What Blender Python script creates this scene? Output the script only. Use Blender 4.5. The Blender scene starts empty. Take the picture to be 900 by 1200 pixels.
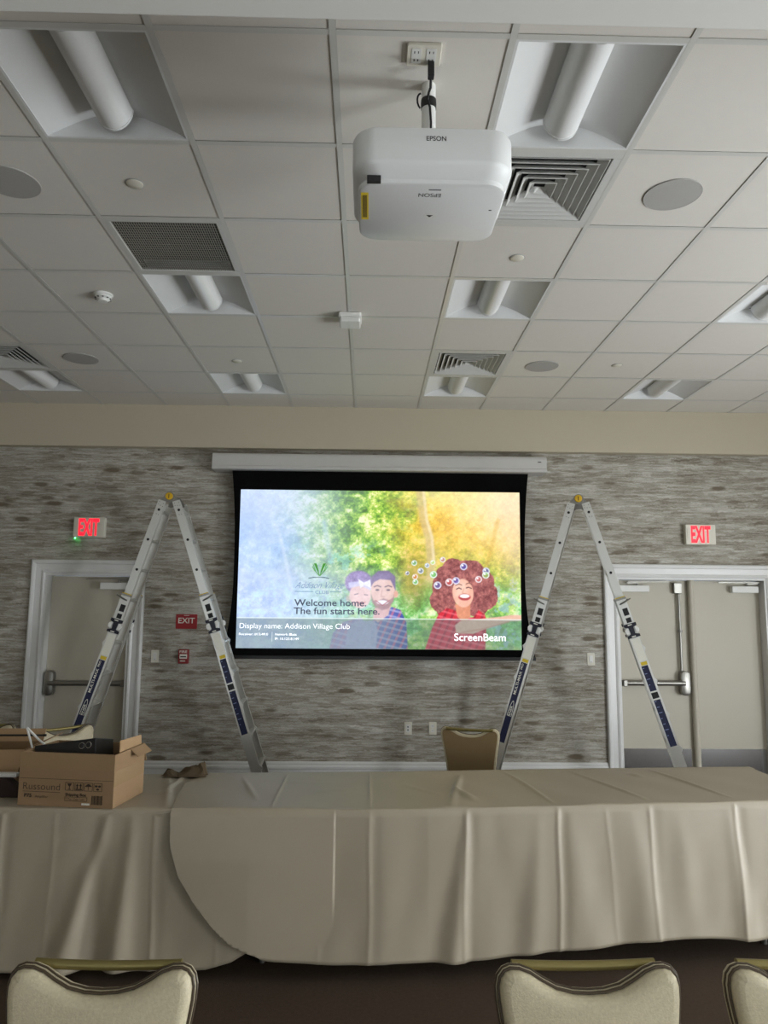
import bpy, bmesh, math, random
import numpy as np
from mathutils import Matrix, Vector
from mathutils.geometry import tessellate_polygon

random.seed(4)
S = bpy.context.scene
C = S.collection
PI = math.pi

# ------------------------------------------------------------------ camera
cam_d = bpy.data.cameras.new('camera')
cam = bpy.data.objects.new('camera', cam_d)
C.objects.link(cam)
S.camera = cam
PITCH, YAW, ROLL = 0.127687, 0.0204567, 0.0085023
CAM_H = 1.741
fw = Vector((math.sin(YAW) * math.cos(PITCH), math.cos(YAW) * math.cos(PITCH), math.sin(PITCH)))
rt = Vector((math.cos(YAW), -math.sin(YAW), 0))
up = rt.cross(fw)
rt2 = rt * math.cos(ROLL) + up * math.sin(ROLL)
up2 = up * math.cos(ROLL) - rt * math.sin(ROLL)
m = Matrix.Identity(4)
for i in range(3):
    m[i][0], m[i][1], m[i][2] = rt2[i], up2[i], -fw[i]
m[2][3] = CAM_H
cam.matrix_world = m
cam_d.sensor_fit = 'HORIZONTAL'
cam_d.sensor_width = 36.0
cam_d.lens = 854.28 / 900 * 36.0
cam_d.clip_start = 0.05

# ------------------------------------------------------------------ world, light, exposure
W = bpy.data.worlds.new('world')
S.world = W
W.use_nodes = True
W.node_tree.nodes['Background'].inputs[0].default_value = (0.75, 0.86, 1.0, 1)
W.node_tree.nodes['Background'].inputs[1].default_value = 0.6
S.view_settings.view_transform = 'Standard'
S.view_settings.look = 'None'
S.view_settings.gamma = 1.0
S.view_settings.exposure = 0.22
S.view_settings.use_curve_mapping = False

# room extents (metres; camera stands at x = 0, y = 0)
XL, XR, YB, YF = -6.2, 5.6, -5.0, 7.0
CEIL = 3.65
# window openings: right wall (y0, y1, z0, z1), back wall (x0, x1, z0, z1)
WIN_R = [(-3.4, -2.2, 0.1, 2.6), (-0.8, 0.4, 0.1, 2.6), (2.2, 3.2, 0.1, 2.6), (4.5, 5.3, 0.1, 2.6)]
WIN_B = [(-3.6, -1.4, 0.3, 2.5), (-0.4, 1.8, 0.3, 2.5), (2.6, 4.8, 0.3, 2.5)]
POW_R = [70.0, 140.0, 190.0, 18.0]
POW_B = [34.0, 26.0, 26.0]
DAY = (0.93, 0.97, 1.0)


def daylight(name, loc, rot, sx, sy, power):
    d = bpy.data.lights.new(name, 'AREA')
    d.shape = 'RECTANGLE'
    d.size, d.size_y = sx, sy
    d.energy = power
    d.color = DAY
    o = bpy.data.objects.new(name, d)
    o.location = loc
    o.rotation_euler = rot
    C.objects.link(o)


UPT = math.radians(14)   # daylight comes off the bright ground outside as well, so it leans upward
for (a, b, z0, z1), p in zip(WIN_R, POW_R):
    daylight('window_daylight', (XR - 0.03, (a + b) / 2, (z0 + z1) / 2), (0, PI / 2 + UPT, 0), z1 - z0, b - a, p)
for (a, b, z0, z1), p in zip(WIN_B, POW_B):
    daylight('window_daylight', ((a + b) / 2, YB + 0.03, (z0 + z1) / 2), (PI / 2 + math.radians(42), 0, 0), b - a, z1 - z0, p)


# ------------------------------------------------------------------ materials
def lin(c):
    c = c / 255.0
    return c / 12.92 if c <= 0.04045 else ((c + 0.055) / 1.055) ** 2.4


def rgb(r, g, b):
    return (lin(r), lin(g), lin(b), 1)


MATS = {}


def mat(name, col, rough=0.6, metal=0.0, var=0.06, scale=20.0, bump=0.0, bscale=200.0, stretch=(1, 1, 1), spec=0.5,
        sheen=0.0):
    if name in MATS:
        return MATS[name]
    mt = bpy.data.materials.new(name)
    mt.use_nodes = True
    nt = mt.node_tree
    b = nt.nodes['Principled BSDF']
    tc = nt.nodes.new('ShaderNodeTexCoord')
    mp = nt.nodes.new('ShaderNodeMapping')
    mp.inputs['Scale'].default_value = stretch
    nt.links.new(tc.outputs['Object'], mp.inputs[0])
    n = nt.nodes.new('ShaderNodeTexNoise')
    n.inputs['Scale'].default_value = scale
    n.inputs['Detail'].default_value = 4
    nt.links.new(mp.outputs[0], n.inputs['Vector'])
    mx = nt.nodes.new('ShaderNodeMixRGB')
    mx.inputs[1].default_value = tuple(max(0, c * (1 - var)) for c in col[:3]) + (1,)
    mx.inputs[2].default_value = tuple(min(1, c * (1 + var)) for c in col[:3]) + (1,)
    nt.links.new(n.outputs[0], mx.inputs[0])
    nt.links.new(mx.outputs[0], b.inputs['Base Color'])
    b.inputs['Roughness'].default_value = rough
    b.inputs['Metallic'].default_value = metal
    b.inputs['Specular IOR Level'].default_value = spec
    if sheen:
        b.inputs['Sheen Weight'].default_value = sheen
    if bump:
        n2 = nt.nodes.new('ShaderNodeTexNoise')
        n2.inputs['Scale'].default_value = bscale
        n2.inputs['Detail'].default_value = 3
        nt.links.new(mp.outputs[0], n2.inputs['Vector'])
        bp = nt.nodes.new('ShaderNodeBump')
        bp.inputs['Strength'].default_value = bump
        bp.inputs['Distance'].default_value = 0.004
        nt.links.new(n2.outputs[0], bp.inputs['Height'])
        nt.links.new(bp.outputs[0], b.inputs['Normal'])
    MATS[name] = mt
    return mt


def glow(name, col, strength):
    if name in MATS:
        return MATS[name]
    mt = bpy.data.materials.new(name)
    mt.use_nodes = True
    b = mt.node_tree.nodes['Principled BSDF']
    b.inputs['Base Color'].default_value = col
    b.inputs['Emission Color'].default_value = col
    b.inputs['Emission Strength'].default_value = strength
    MATS[name] = mt
    return mt


def wallpaper():
    mt = bpy.data.materials.new('weathered_wallpaper')
    mt.use_nodes = True
    nt = mt.node_tree
    N, L = nt.nodes.new, nt.links.new
    b = nt.nodes['Principled BSDF']
    tc = N('ShaderNodeTexCoord')

    # ragged edges: the print is nudged about by a small-scale noise
    wn = N('ShaderNodeTexNoise')
    wn.inputs['Scale'].default_value = 22.0
    wn.inputs['Detail'].default_value = 5
    wn.inputs['Roughness'].default_value = 0.7
    L(tc.outputs['Object'], wn.inputs['Vector'])
    wm_ = N('ShaderNodeVectorMath')
    wm_.operation = 'MULTIPLY_ADD'
    wm_.inputs[1].default_value = (0.30, 0.0, 0.035)
    L(wn.outputs[1], wm_.inputs[0])
    L(tc.outputs['Object'], wm_.inputs[2])
    warp = wm_

    def noise(sc, scale, detail, rough=0.6, dist=0.0):
        mp = N('ShaderNodeMapping')
        mp.inputs['Scale'].default_value = sc
        L(warp.outputs[0], mp.inputs[0])
        n = N('ShaderNodeTexNoise')
        n.inputs['Scale'].default_value = scale
        n.inputs['Detail'].default_value = detail
        n.inputs['Roughness'].default_value = rough
        n.inputs['Distortion'].default_value = dist
        L(mp.outputs[0], n.inputs['Vector'])
        return n

    def ramp(n, stops):
        r = N('ShaderNodeValToRGB')
        while len(r.color_ramp.elements) < len(stops):
            r.color_ramp.elements.new(0.5)
        for e, (p, c) in zip(r.color_ramp.elements, stops):
            e.position = p
            e.color = c
        L(n.outputs[0], r.inputs[0])
        return r

    broad = noise((1.6, 1, 12.0), 1.0, 9, 0.70, 0.2)
    base = ramp(broad, [(0.37, rgb(108, 98, 84)), (0.45, rgb(142, 135, 121)), (0.53, rgb(174, 170, 158)), (0.63, rgb(206, 205, 198))])
    fine = noise((5.0, 1, 52.0), 1.0, 9, 0.78, 0.2)
    fr = ramp(fine, [(0.40, rgb(104, 94, 80)), (0.49, rgb(154, 148, 135)), (0.58, rgb(208, 206, 199))])
    m1 = N('ShaderNodeMixRGB')
    m1.inputs[0].default_value = 0.5
    L(base.outputs[0], m1.inputs[1])
    L(fr.outputs[0], m1.inputs[2])
    # dark flattened blotches printed in rows
    mpv = N('ShaderNodeMapping')
    mpv.inputs['Scale'].default_value = (3.4, 0.0, 12.0)
    wob = noise((8, 1, 40), 1.0, 3)
    vadd = N('ShaderNodeMixRGB')
    vadd.blend_type = 'ADD'
    vadd.inputs[0].default_value = 0.03
    L(tc.outputs['Object'], vadd.inputs[1])
    L(wob.outputs[1], vadd.inputs[2])
    L(vadd.outputs[0], mpv.inputs[0])
    vo = N('ShaderNodeTexVoronoi')
    vo.inputs['Scale'].default_value = 1.0
    vo.inputs['Randomness'].default_value = 0.8
    L(mpv.outputs[0], vo.inputs['Vector'])
    vr = ramp(vo, [(0.20, (1, 1, 1, 1)), (0.34, (0, 0, 0, 1))])
    gate = ramp(noise((0.9, 1, 2.4), 1.0, 2), [(0.40, (0, 0, 0, 1)), (0.54, (1, 1, 1, 1))])
    mul = N('ShaderNodeMixRGB')
    mul.blend_type = 'MULTIPLY'
    mul.inputs[0].default_value = 1.0
    L(vr.outputs[0], mul.inputs[1])
    L(gate.outputs[0], mul.inputs[2])
    m2 = N('ShaderNodeMixRGB')
    m2.inputs[2].default_value = rgb(104, 92, 76)
    fac = N('ShaderNodeMath')
    fac.operation = 'MULTIPLY'
    fac.inputs[1].default_value = 0.85
    L(mul.outputs[0], fac.inputs[0])
    L(fac.outputs[0], m2.inputs[0])
    L(m1.outputs[0], m2.inputs[1])
    # pale paint drips / flecks
    fl = ramp(noise((7, 1, 60.0), 1.3, 5, 0.75), [(0.63, (0, 0, 0, 1)), (0.70, (1, 1, 1, 1))])
    m3 = N('ShaderNodeMixRGB')
    m3.inputs[2].default_value = rgb(218, 214, 202)
    f3 = N('ShaderNodeMath')
    f3.operation = 'MULTIPLY'
    f3.inputs[1].default_value = 0.6
    L(fl.outputs[0], f3.inputs[0])
    L(f3.outputs[0], m3.inputs[0])
    L(m2.outputs[0], m3.inputs[1])
    L(m3.outputs[0], b.inputs['Base Color'])
    b.inputs['Roughness'].default_value = 0.75
    b.inputs['Specular IOR Level'].default_value = 0.25
    return mt


M_PAPER = wallpaper()
M_TILE = mat('mineral_fibre_tile', rgb(222, 218, 210), 0.9, var=0.02, scale=14, bump=0.25, bscale=320, spec=0.2)
M_TEE = mat('white_steel_tee', rgb(208, 207, 201), 0.3, var=0.02)
M_PLASTER = mat('cream_plaster', rgb(190, 181, 160), 0.85, var=0.02, scale=3, spec=0.2)
M_WHITEPL = mat('white_plaster', rgb(226, 225, 220), 0.85, var=0.015, scale=3, spec=0.2)
M_TRIM = mat('white_gloss_trim', rgb(222, 222, 220), 0.35, var=0.02)
M_DOOR = mat('putty_door_paint', rgb(190, 184, 168), 0.5, var=0.03, scale=2)
M_STEEL = mat('brushed_steel', rgb(146, 144, 138), 0.34, 0.9, var=0.05, scale=30, stretch=(1, 1, 12))
M_KICK = mat('stainless_kickplate', rgb(190, 190, 190), 0.16, 1.0, var=0.06, scale=12, stretch=(8, 1, 1))
M_ALU = mat('ladder_aluminium', rgb(212, 211, 205), 0.34, 0.75, var=0.05, scale=40, stretch=(1, 1, 6))
M_CARPET = mat('dark_brown_carpet', rgb(72, 60, 50), 0.95, var=0.25, scale=60, bump=0.5, bscale=300, spec=0.1)
M_LINEN = mat('beige_satin_linen', rgb(162, 151, 131), 0.5, var=0.03, scale=9, spec=0.8)
M_VINYL = mat('cream_vinyl', rgb(196, 185, 156), 0.5, var=0.22, scale=150, bump=0.3, bscale=260)
M_BACKV = mat('tan_back_vinyl', rgb(140, 118, 84), 0.5, var=0.05, scale=10)
M_PIPE = mat('dark_brown_piping', rgb(70, 56, 36), 0.5)
M_GOLD = mat('brushed_gold_frame', rgb(136, 124, 76), 0.38, 0.6, var=0.05)
M_BLACK = mat('black_plastic', rgb(24, 24, 26), 0.45, var=0.1)
M_BLACKF = mat('black_screen_fabric', rgb(9, 9, 10), 0.9, var=0.1, spec=0.1)
M_CASE = mat('white_screen_case', rgb(196, 194, 190), 0.45, var=0.02)
M_PROJ = mat('projector_white', rgb(228, 229, 228), 0.38, var=0.01)
M_PLATE = mat('ivory_plate', rgb(224, 220, 206), 0.4, var=0.02)
M_WHITE = mat('white_plastic', rgb(228, 228, 224), 0.45, var=0.02)
M_LENSW = mat('frosted_acrylic', rgb(232, 233, 232), 0.35, var=0.01)
M_PAN = mat('white_enamel_pan', rgb(222, 223, 222), 0.55, var=0.015)
M_GREY = mat('grey_speaker_mesh', rgb(172, 170, 166), 0.7, var=0.08, scale=200)
M_DIFF = mat('white_diffuser_metal', rgb(206, 206, 202), 0.45, var=0.02)
M_DARK = mat('dark_duct', rgb(26, 26, 26), 0.8)
M_GRILL = mat('dark_grille_slats', rgb(150, 147, 138), 0.6)
M_CARD = mat('cardboard', rgb(150, 122, 90), 0.8, var=0.07, scale=14, stretch=(1, 1, 4))
M_CARDIN = mat('cardboard_inside', rgb(170, 140, 104), 0.8, var=0.06, scale=14)
M_TAPE = mat('packing_tape', rgb(158, 132, 100), 0.25, var=0.03)
M_INK = mat('dark_brown_ink', rgb(52, 40, 30), 0.7)
M_RED = mat('red_sign', rgb(150, 24, 30), 0.45)
M_REDD = mat('alarm_red', rgb(140, 26, 28), 0.4)
M_BLUE = mat('navy_label', rgb(20, 26, 60), 0.5, var=0.1)
M_LOCK = mat('black_navy_lock', rgb(18, 20, 36), 0.4)
M_YEL = mat('yellow_label', rgb(214, 186, 40), 0.5)
M_YELK = mat('yellow_knob', rgb(220, 176, 30), 0.4)
M_LABW = mat('white_label', rgb(228, 226, 214), 0.6, var=0.05, scale=120)
M_TEXTK = mat('black_print', rgb(22, 22, 24), 0.6)
M_TEXTG = mat('grey_print', rgb(96, 98, 98), 0.6)
M_CLOTHD = mat('brown_jacket_cloth', rgb(84, 70, 50), 0.9, var=0.25, scale=16)
M_SCREW = mat('dark_hole', rgb(20, 20, 20), 0.7)
M_CHROME = mat('chrome', rgb(220, 220, 220), 0.15, 1.0)
M_EXITRED = glow('exit_red_led', rgb(255, 24, 44), 1.6)
M_GREENLED = glow('green_led', rgb(60, 255, 110), 30.0)


# ------------------------------------------------------------------ mesh helpers
class G:
    def __init__(self):
        self.v, self.f = [], []

    def add(self, vs, fs, M=None):
        o = len(self.v)
        self.v += [tuple(M @ Vector(p)) if M else tuple(p) for p in vs]
        self.f += [tuple(i + o for i in f) for f in fs]
        return self

    def box(self, x0, x1, y0, y1, z0, z1, M=None):
        vs = [(x, y, z) for z in (z0, z1) for y in (y0, y1) for x in (x0, x1)]
        return self.add(vs, [(0, 2, 3, 1), (4, 5, 7, 6), (0, 1, 5, 4), (2, 6, 7, 3), (0, 4, 6, 2), (1, 3, 7, 5)], M)

    def prism(self, poly, a0, a1, axis='y', M=None):
        """closed 2-D outline pushed along an axis: y -> (x,z), x -> (y,z), z -> (x,y)"""
        def P(p, a):
            return {'y': (p[0], a, p[1]), 'x': (a, p[0], p[1]), 'z': (p[0], p[1], a)}[axis]
        n = len(poly)
        vs = [P(p, a0) for p in poly] + [P(p, a1) for p in poly]
        fs = [tuple(range(n)), tuple(range(2 * n - 1, n - 1, -1))]
        fs += [(i, n + i, n + (i + 1) % n, (i + 1) % n) for i in range(n)]
        return self.add(vs, fs, M)

    def tube(self, pts, r, n=10, closed=False, M=None, caps=True):
        pts = [Vector(p) for p in pts]
        rs = r if isinstance(r, (list, tuple)) else [r] * len(pts)
        vs, fs = [], []
        k = len(pts)
        ref = None
        for i, p in enumerate(pts):
            if closed:
                t = pts[(i + 1) % k] - pts[i - 1]
            else:
                t = pts[min(i + 1, k - 1)] - pts[max(i - 1, 0)]
            t.normalize()
            if ref is None:
                ref = Vector((0, 0, 1)) if abs(t.z) < 0.9 else Vector((1, 0, 0))
            u = (ref - t * ref.dot(t)).normalized()
            w = t.cross(u)
            ref = u
            for j in range(n):
                a = 2 * PI * j / n
                vs.append(p + (u * math.cos(a) + w * math.sin(a)) * rs[i])
        for i in range(k if closed else k - 1):
            for j in range(n):
                a, b = i * n + j, i * n + (j + 1) % n
                c, d = ((i + 1) % k) * n + (j + 1) % n, ((i + 1) % k) * n + j
                fs.append((a, b, c, d))
        if caps and not closed:
            fs.append(tuple(range(n - 1, -1, -1)))
            fs.append(tuple((k - 1) * n + j for j in range(n)))
        return self.add(vs, fs, M)

    def lathe(self, prof, n=24, M=None):
        """profile of (r, z), turned about z"""
        vs, fs = [], []
        for r, z in prof:
            for j in range(n):
                a = 2 * PI * j / n
                vs.append((r * math.cos(a), r * math.sin(a), z))
        for i in range(len(prof) - 1):
            for j in range(n):
                fs.append((i * n + j, i * n + (j + 1) % n, (i + 1) * n + (j + 1) % n, (i + 1) * n + j))
        fs.append(tuple(range(n - 1, -1, -1)))
        fs.append(tuple((len(prof) - 1) * n + j for j in range(n)))
        return self.add(vs, fs, M)

    def mesh(self, name, material, bevel=0.0, smooth=False, seg=2):
        me = bpy.data.meshes.new(name)
        bm = bmesh.new()
        bv = [bm.verts.new(p) for p in self.v]
        for f in self.f:
            try:
                bm.faces.new([bv[i] for i in f])
            except ValueError:
                pass
        bmesh.ops.recalc_face_normals(bm, faces=bm.faces[:])
        if bevel:
            bm.normal_update()
            ed = [e for e in bm.edges if len(e.link_faces) == 2 and e.calc_face_angle(0) > 0.6]
            bmesh.ops.bevel(bm, geom=ed, offset=bevel, segments=seg, affect='EDGES', profile=0.5, clamp_overlap=True)
        for f in bm.faces:
            if len(f.verts) > 4:
                pass
        if smooth:
            for f in bm.faces:
                f.smooth = True
            for e in bm.edges:
                if len(e.link_faces) == 2 and e.calc_face_angle(0) > 0.7:
                    e.smooth = False
        bm.to_mesh(me)
        bm.free()
        me.materials.append(material)
        return me

    def obj(self, name, material, parent=None, bevel=0.0, smooth=False, seg=2, loc=None):
        o = bpy.data.objects.new(name, self.mesh(name, material, bevel, smooth, seg))
        C.objects.link(o)
        if parent:
            o.parent = parent
        if loc:
            o.location = loc
        return o


def thing(name, label, cat, loc=(0, 0, 0), rz=0.0, group=None):
    o = bpy.data.objects.new(name, None)
    o.empty_display_size = 0.1
    C.objects.link(o)
    o.location = loc
    o.rotation_euler = (0, 0, rz)
    return tag(o, label, cat, group)


def tag(o, label, cat, group=None):
    o['label'] = label
    o['category'] = cat
    if group:
        o['group'] = group
    return o


def struct(o, label=None):
    o['kind'] = 'structure'
    if label:
        o['label'] = label
    return o


def copy_tree(o, parent=None):
    c = o.copy()
    C.objects.link(c)
    if parent:
        c.parent = parent
    for ch in [x for x in C.objects if x.parent == o]:
        copy_tree(ch, c)
    return c


def text(name, body, material, parent, x0, x1, z0, h, y, M=None, bold=0.0, shear=0.0, depth=0.0008, fit=True, space=1.0):
    """flat lettering in the local x-z plane facing -y, fitted to x0..x1, baseline z0, cap height h"""
    cu = bpy.data.curves.new(name, 'FONT')
    cu.body = body
    cu.size = 1.0
    cu.shear = shear
    cu.offset = bold
    cu.space_character = space
    cu.resolution_u = 4
    to = bpy.data.objects.new(name, cu)
    C.objects.link(to)
    bpy.context.view_layer.update()
    me = bpy.data.meshes.new_from_object(to.evaluated_get(bpy.context.evaluated_depsgraph_get()))
    bpy.data.objects.remove(to)
    n = len(me.vertices)
    co = np.empty(n * 3)
    me.vertices.foreach_get('co', co)
    co = co.reshape(-1, 3)
    wx = co[:, 0].max() - co[:, 0].min()
    s = h / 0.69
    sx = (x1 - x0) / wx if fit else s
    X = x0 + (co[:, 0] - co[:, 0].min()) * sx
    Z = z0 + co[:, 1] * s
    P = np.stack([X, np.full(n, y), Z], 1)
    if M is not None:
        A = np.array(M)
        P = P @ A[:3, :3].T + A[:3, 3]
    faces = [tuple(p.vertices) for p in me.polygons]
    bpy.data.meshes.remove(me)
    words = body.split()
    iv = sorted((min(X[v] for v in f), max(X[v] for v in f)) for f in faces)
    gaps, hi = [], iv[0][1]
    for a, b in iv[1:]:
        if a > hi:
            gaps.append((a - hi, (a + hi) / 2))
        hi = max(hi, b)
    cuts = sorted(c for _, c in sorted(gaps, reverse=True)[:len(words) - 1])
    last = None
    for k in range(len(cuts) + 1):
        lo_ = cuts[k - 1] if k else -1e9
        hi_ = cuts[k] if k < len(cuts) else 1e9
        fs = [f for f in faces if lo_ < sum(X[v] for v in f) / len(f) <= hi_]
        if not fs:
            continue
        used = sorted({v for f in fs for v in f})
        mp_ = {v: q for q, v in enumerate(used)}
        wm = bpy.data.meshes.new(name)
        wm.from_pydata([tuple(P[v]) for v in used], [], [tuple(mp_[v] for v in f) for f in fs])
        wm.update()
        wm.materials.append(material)
        last = bpy.data.objects.new(name, wm)
        C.objects.link(last)
        last.parent = parent
    return last


def rrect(x0, x1, y0, y1, r, n=6):
    pts = []
    for cx, cy, a0 in ((x1 - r, y1 - r, 0), (x0 + r, y1 - r, 90), (x0 + r, y0 + r, 180), (x1 - r, y0 + r, 270)):
        for i in range(n + 1):
            a = math.radians(a0 + 90 * i / n)
            pts.append((cx + r * math.cos(a), cy + r * math.sin(a)))
    return pts


# ================================================================== THE SETTING
struct(G().box(XL - 0.2, XR + 0.2, YB - 0.2, 8.2, -0.1, 0).obj('floor', M_CARPET), 'dark brown carpet floor')

# front wall with openings for the single door and the double doors
D1 = (-3.06, -2.245, 2.02)
D2 = (2.385, 3.84, 2.03)
WT = 7.2
g = G()
for x0, x1 in ((XL, D1[0]), (D1[1], D2[0]), (D2[1], XR)):
    g.box(x0, x1, YF, WT, 0, CEIL + 0.2)
g.box(D1[0], D1[1], YF, WT, D1[2], CEIL + 0.2)
g.box(D2[0], D2[1], YF, WT, D2[2], CEIL + 0.2)
struct(g.obj('wall_front', M_PAPER), 'wall papered in weathered grey brown streaks')
struct(G().box(XL - 0.2, XL, YB - 0.2, WT, 0, CEIL + 0.2).obj('wall_left', M_PLASTER), 'cream painted side wall')


def wall_with_windows(name, wins, axis):
    gg = G()
    lo, hi = (YB - 0.2, WT) if axis == 'x' else (XL, XR)

    def bb(a, b, z0, z1):
        if axis == 'x':
            gg.box(XR, XR + 0.2, a, b, z0, z1)
        else:
            gg.box(a, b, YB - 0.2, YB, z0, z1)
    cur = lo
    for a, b, z0, z1 in wins:
        bb(cur, a, 0, CEIL + 0.2)
        bb(a, b, 0, z0)
        bb(a, b, z1, CEIL + 0.2)
        cur = b
    bb(cur, hi, 0, CEIL + 0.2)
    return struct(gg.obj(name, M_PLASTER), 'cream painted wall with tall windows')


wall_with_windows('wall_right', WIN_R, 'x')
wall_with_windows('wall_back', WIN_B, 'y')
M_GLASS = bpy.data.materials.new('window_glass')
M_GLASS.use_nodes = True
gb = M_GLASS.node_tree.nodes['Principled BSDF']
gb.inputs['Transmission Weight'].default_value = 1.0
gb.inputs['Roughness'].default_value = 0.02
gb.inputs['Base Color'].default_value = (0.9, 0.96, 1, 1)
for i, (ax, wn) in enumerate([('x', w) for w in WIN_R] + [('y', w) for w in WIN_B]):
    a, b, z0, z1 = wn
    fr = G()
    pane = G()
    for (p0, p1, q0, q1) in ((a, b, z0, z0 + 0.06), (a, b, z1 - 0.06, z1), (a, a + 0.06, z0 + 0.06, z1 - 0.06),
                             (b - 0.06, b, z0 + 0.06, z1 - 0.06), ((a + b) / 2 - 0.025, (a + b) / 2 + 0.025, z0 + 0.06, z1 - 0.06)):
        if ax == 'x':
            fr.box(XR + 0.08, XR + 0.14, p0, p1, q0, q1)
        else:
            fr.box(p0, p1, YB - 0.14, YB - 0.08, q0, q1)
    if ax == 'x':
        pane.box(XR + 0.105, XR + 0.111, a + 0.06, b - 0.06, z0 + 0.06, z1 - 0.06)
    else:
        pane.box(a + 0.06, b - 0.06, YB - 0.111, YB - 0.105, z0 + 0.06, z1 - 0.06)
    w_ = struct(fr.obj('window_%d' % (i + 1), M_TRIM), 'white framed window')
    pane.obj('pane', M_GLASS, w_)

# soffit at the front wall and the bulkhead overhead
SOF_Y, SOF_Z = 6.91, 3.235
g = G().box(XL, XR, SOF_Y, YF, SOF_Z, CEIL + 0.02)
sof = struct(g.obj('trim_1', M_PLASTER, bevel=0.006), 'cream soffit band along the top of the papered wall')
BK_Y0, BK_Y1, BK_Z = 1.80, 1.98, CAM_H + 1.738
struct(G().box(XL, XR, BK_Y0, BK_Y1, BK_Z, CEIL + 0.02).obj('trim_2', M_WHITEPL, bevel=0.004), 'white plaster bulkhead crossing the ceiling')

# ---- suspended ceiling: deck, tees, tiles
T = 0.61
GX, GY = -0.1407, 2.833
deck = struct(G().box(XL, XR, YB, YF, CEIL + 0.2, CEIL + 0.3).obj('ceiling', M_DARK), 'suspended ceiling of white square tiles in a steel grid')
struct(G().box(XL, XR, YB, BK_Y0, CEIL, CEIL + 0.02).obj('ceiling_plain', M_WHITEPL), 'plain white ceiling behind the bulkhead')


def cx(c):
    return GX + T * c


def cy(r):
    return GY + T * r


TROF = {(-2, -1), (1, -1), (-2, 2), (1, 2), (4, 2), (-5, 5), (-2, 5), (1, 5), (4, 5)}
DIFF = {(1, 0), (1, 4), (-5, 4)}
RET = {(-2, 1)}
tile_me = G().box(-0.2965, 0.2965, -0.2965, 0.2965, 0.0, 0.014).mesh('ceiling_tile', M_TILE, bevel=0.004, seg=1)
CMIN, CMAX, RMAX = -9, 8, 6
for r in range(-1, RMAX + 1):
    for c in range(CMIN, CMAX + 1):
        if (c, r) in TROF | DIFF | RET:
            continue
        o = bpy.data.objects.new('ceiling_tile', tile_me)
        C.objects.link(o)
        o.parent = deck
        y = cy(r) + T / 2
        sy = 1.0
        if r == RMAX:
            y0, y1 = cy(r) + 0.01, SOF_Y - 0.002
            y, sy = (y0 + y1) / 2, (y1 - y0) / 0.593
        o.location = (cx(c) + T / 2, y, CEIL + random.uniform(-0.0006, 0.0006))
        o.scale = (1, sy, 1)
        o.rotation_euler = (0, 0, 0)
# strip of tile between the first row and the bulkhead
for c in range(CMIN, CMAX + 1):
    o = bpy.data.objects.new('ceiling_tile', tile_me)
    C.objects.link(o)
    o.parent = deck
    y0, y1 = BK_Y1 + 0.003, cy(-1) - 0.008
    o.location = (cx(c) + T / 2, (y0 + y1) / 2, CEIL)
    o.scale = (1, (y1 - y0) / 0.593, 1)


def tee(x0, x1, y0, y1, along):
    gg = G()
    if along == 'y':
        gg.box(x0 - 0.012, x0 + 0.012, y0, y1, CEIL - 0.0035, CEIL - 0.0015)
        gg.box(x0 - 0.002, x0 + 0.002, y0, y1, CEIL - 0.0015, CEIL + 0.035)
    else:
        gg.box(x0, x1, y0 - 0.012, y0 + 0.012, CEIL - 0.0035, CEIL - 0.0018)
        gg.box(x0, x1, y0 - 0.002, y0 + 0.002, CEIL - 0.0015, CEIL + 0.03)
    return gg.obj('grid_tee', M_TEE, deck)


for c in range(CMIN, CMAX + 2):
    tee(cx(c), 0, BK_Y1 + 0.002, SOF_Y - 0.002, 'y')
for r in range(-1, RMAX + 1):
    for c in range(CMIN, CMAX + 1):
        if r != -1 and (c < -7 or c > 7):
            continue
        tee(cx(c) + 0.0125, cx(c + 1) - 0.0125, cy(r), 0, 'x')

# ---- baseboards
def baseboard(name, x0, x1):
    prof = [(YF, 0), (YF - 0.02, 0), (YF - 0.02, 0.235), (YF - 0.026, 0.245), (YF - 0.026, 0.262), (YF - 0.017, 0.275),
            (YF - 0.017, 0.290), (YF - 0.008, 0.305), (YF, 0.305)]
    return struct(G().prism(prof, x0, x1, 'x').obj(name, M_TRIM), 'tall white moulded baseboard')


baseboard('baseboard_front', D1[1] + 0.132, D2[0] - 0.132)
baseboard('baseboard_left', XL, D1[0] - 0.132)
baseboard('baseboard_right', D2[1] + 0.132, XR)


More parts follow.
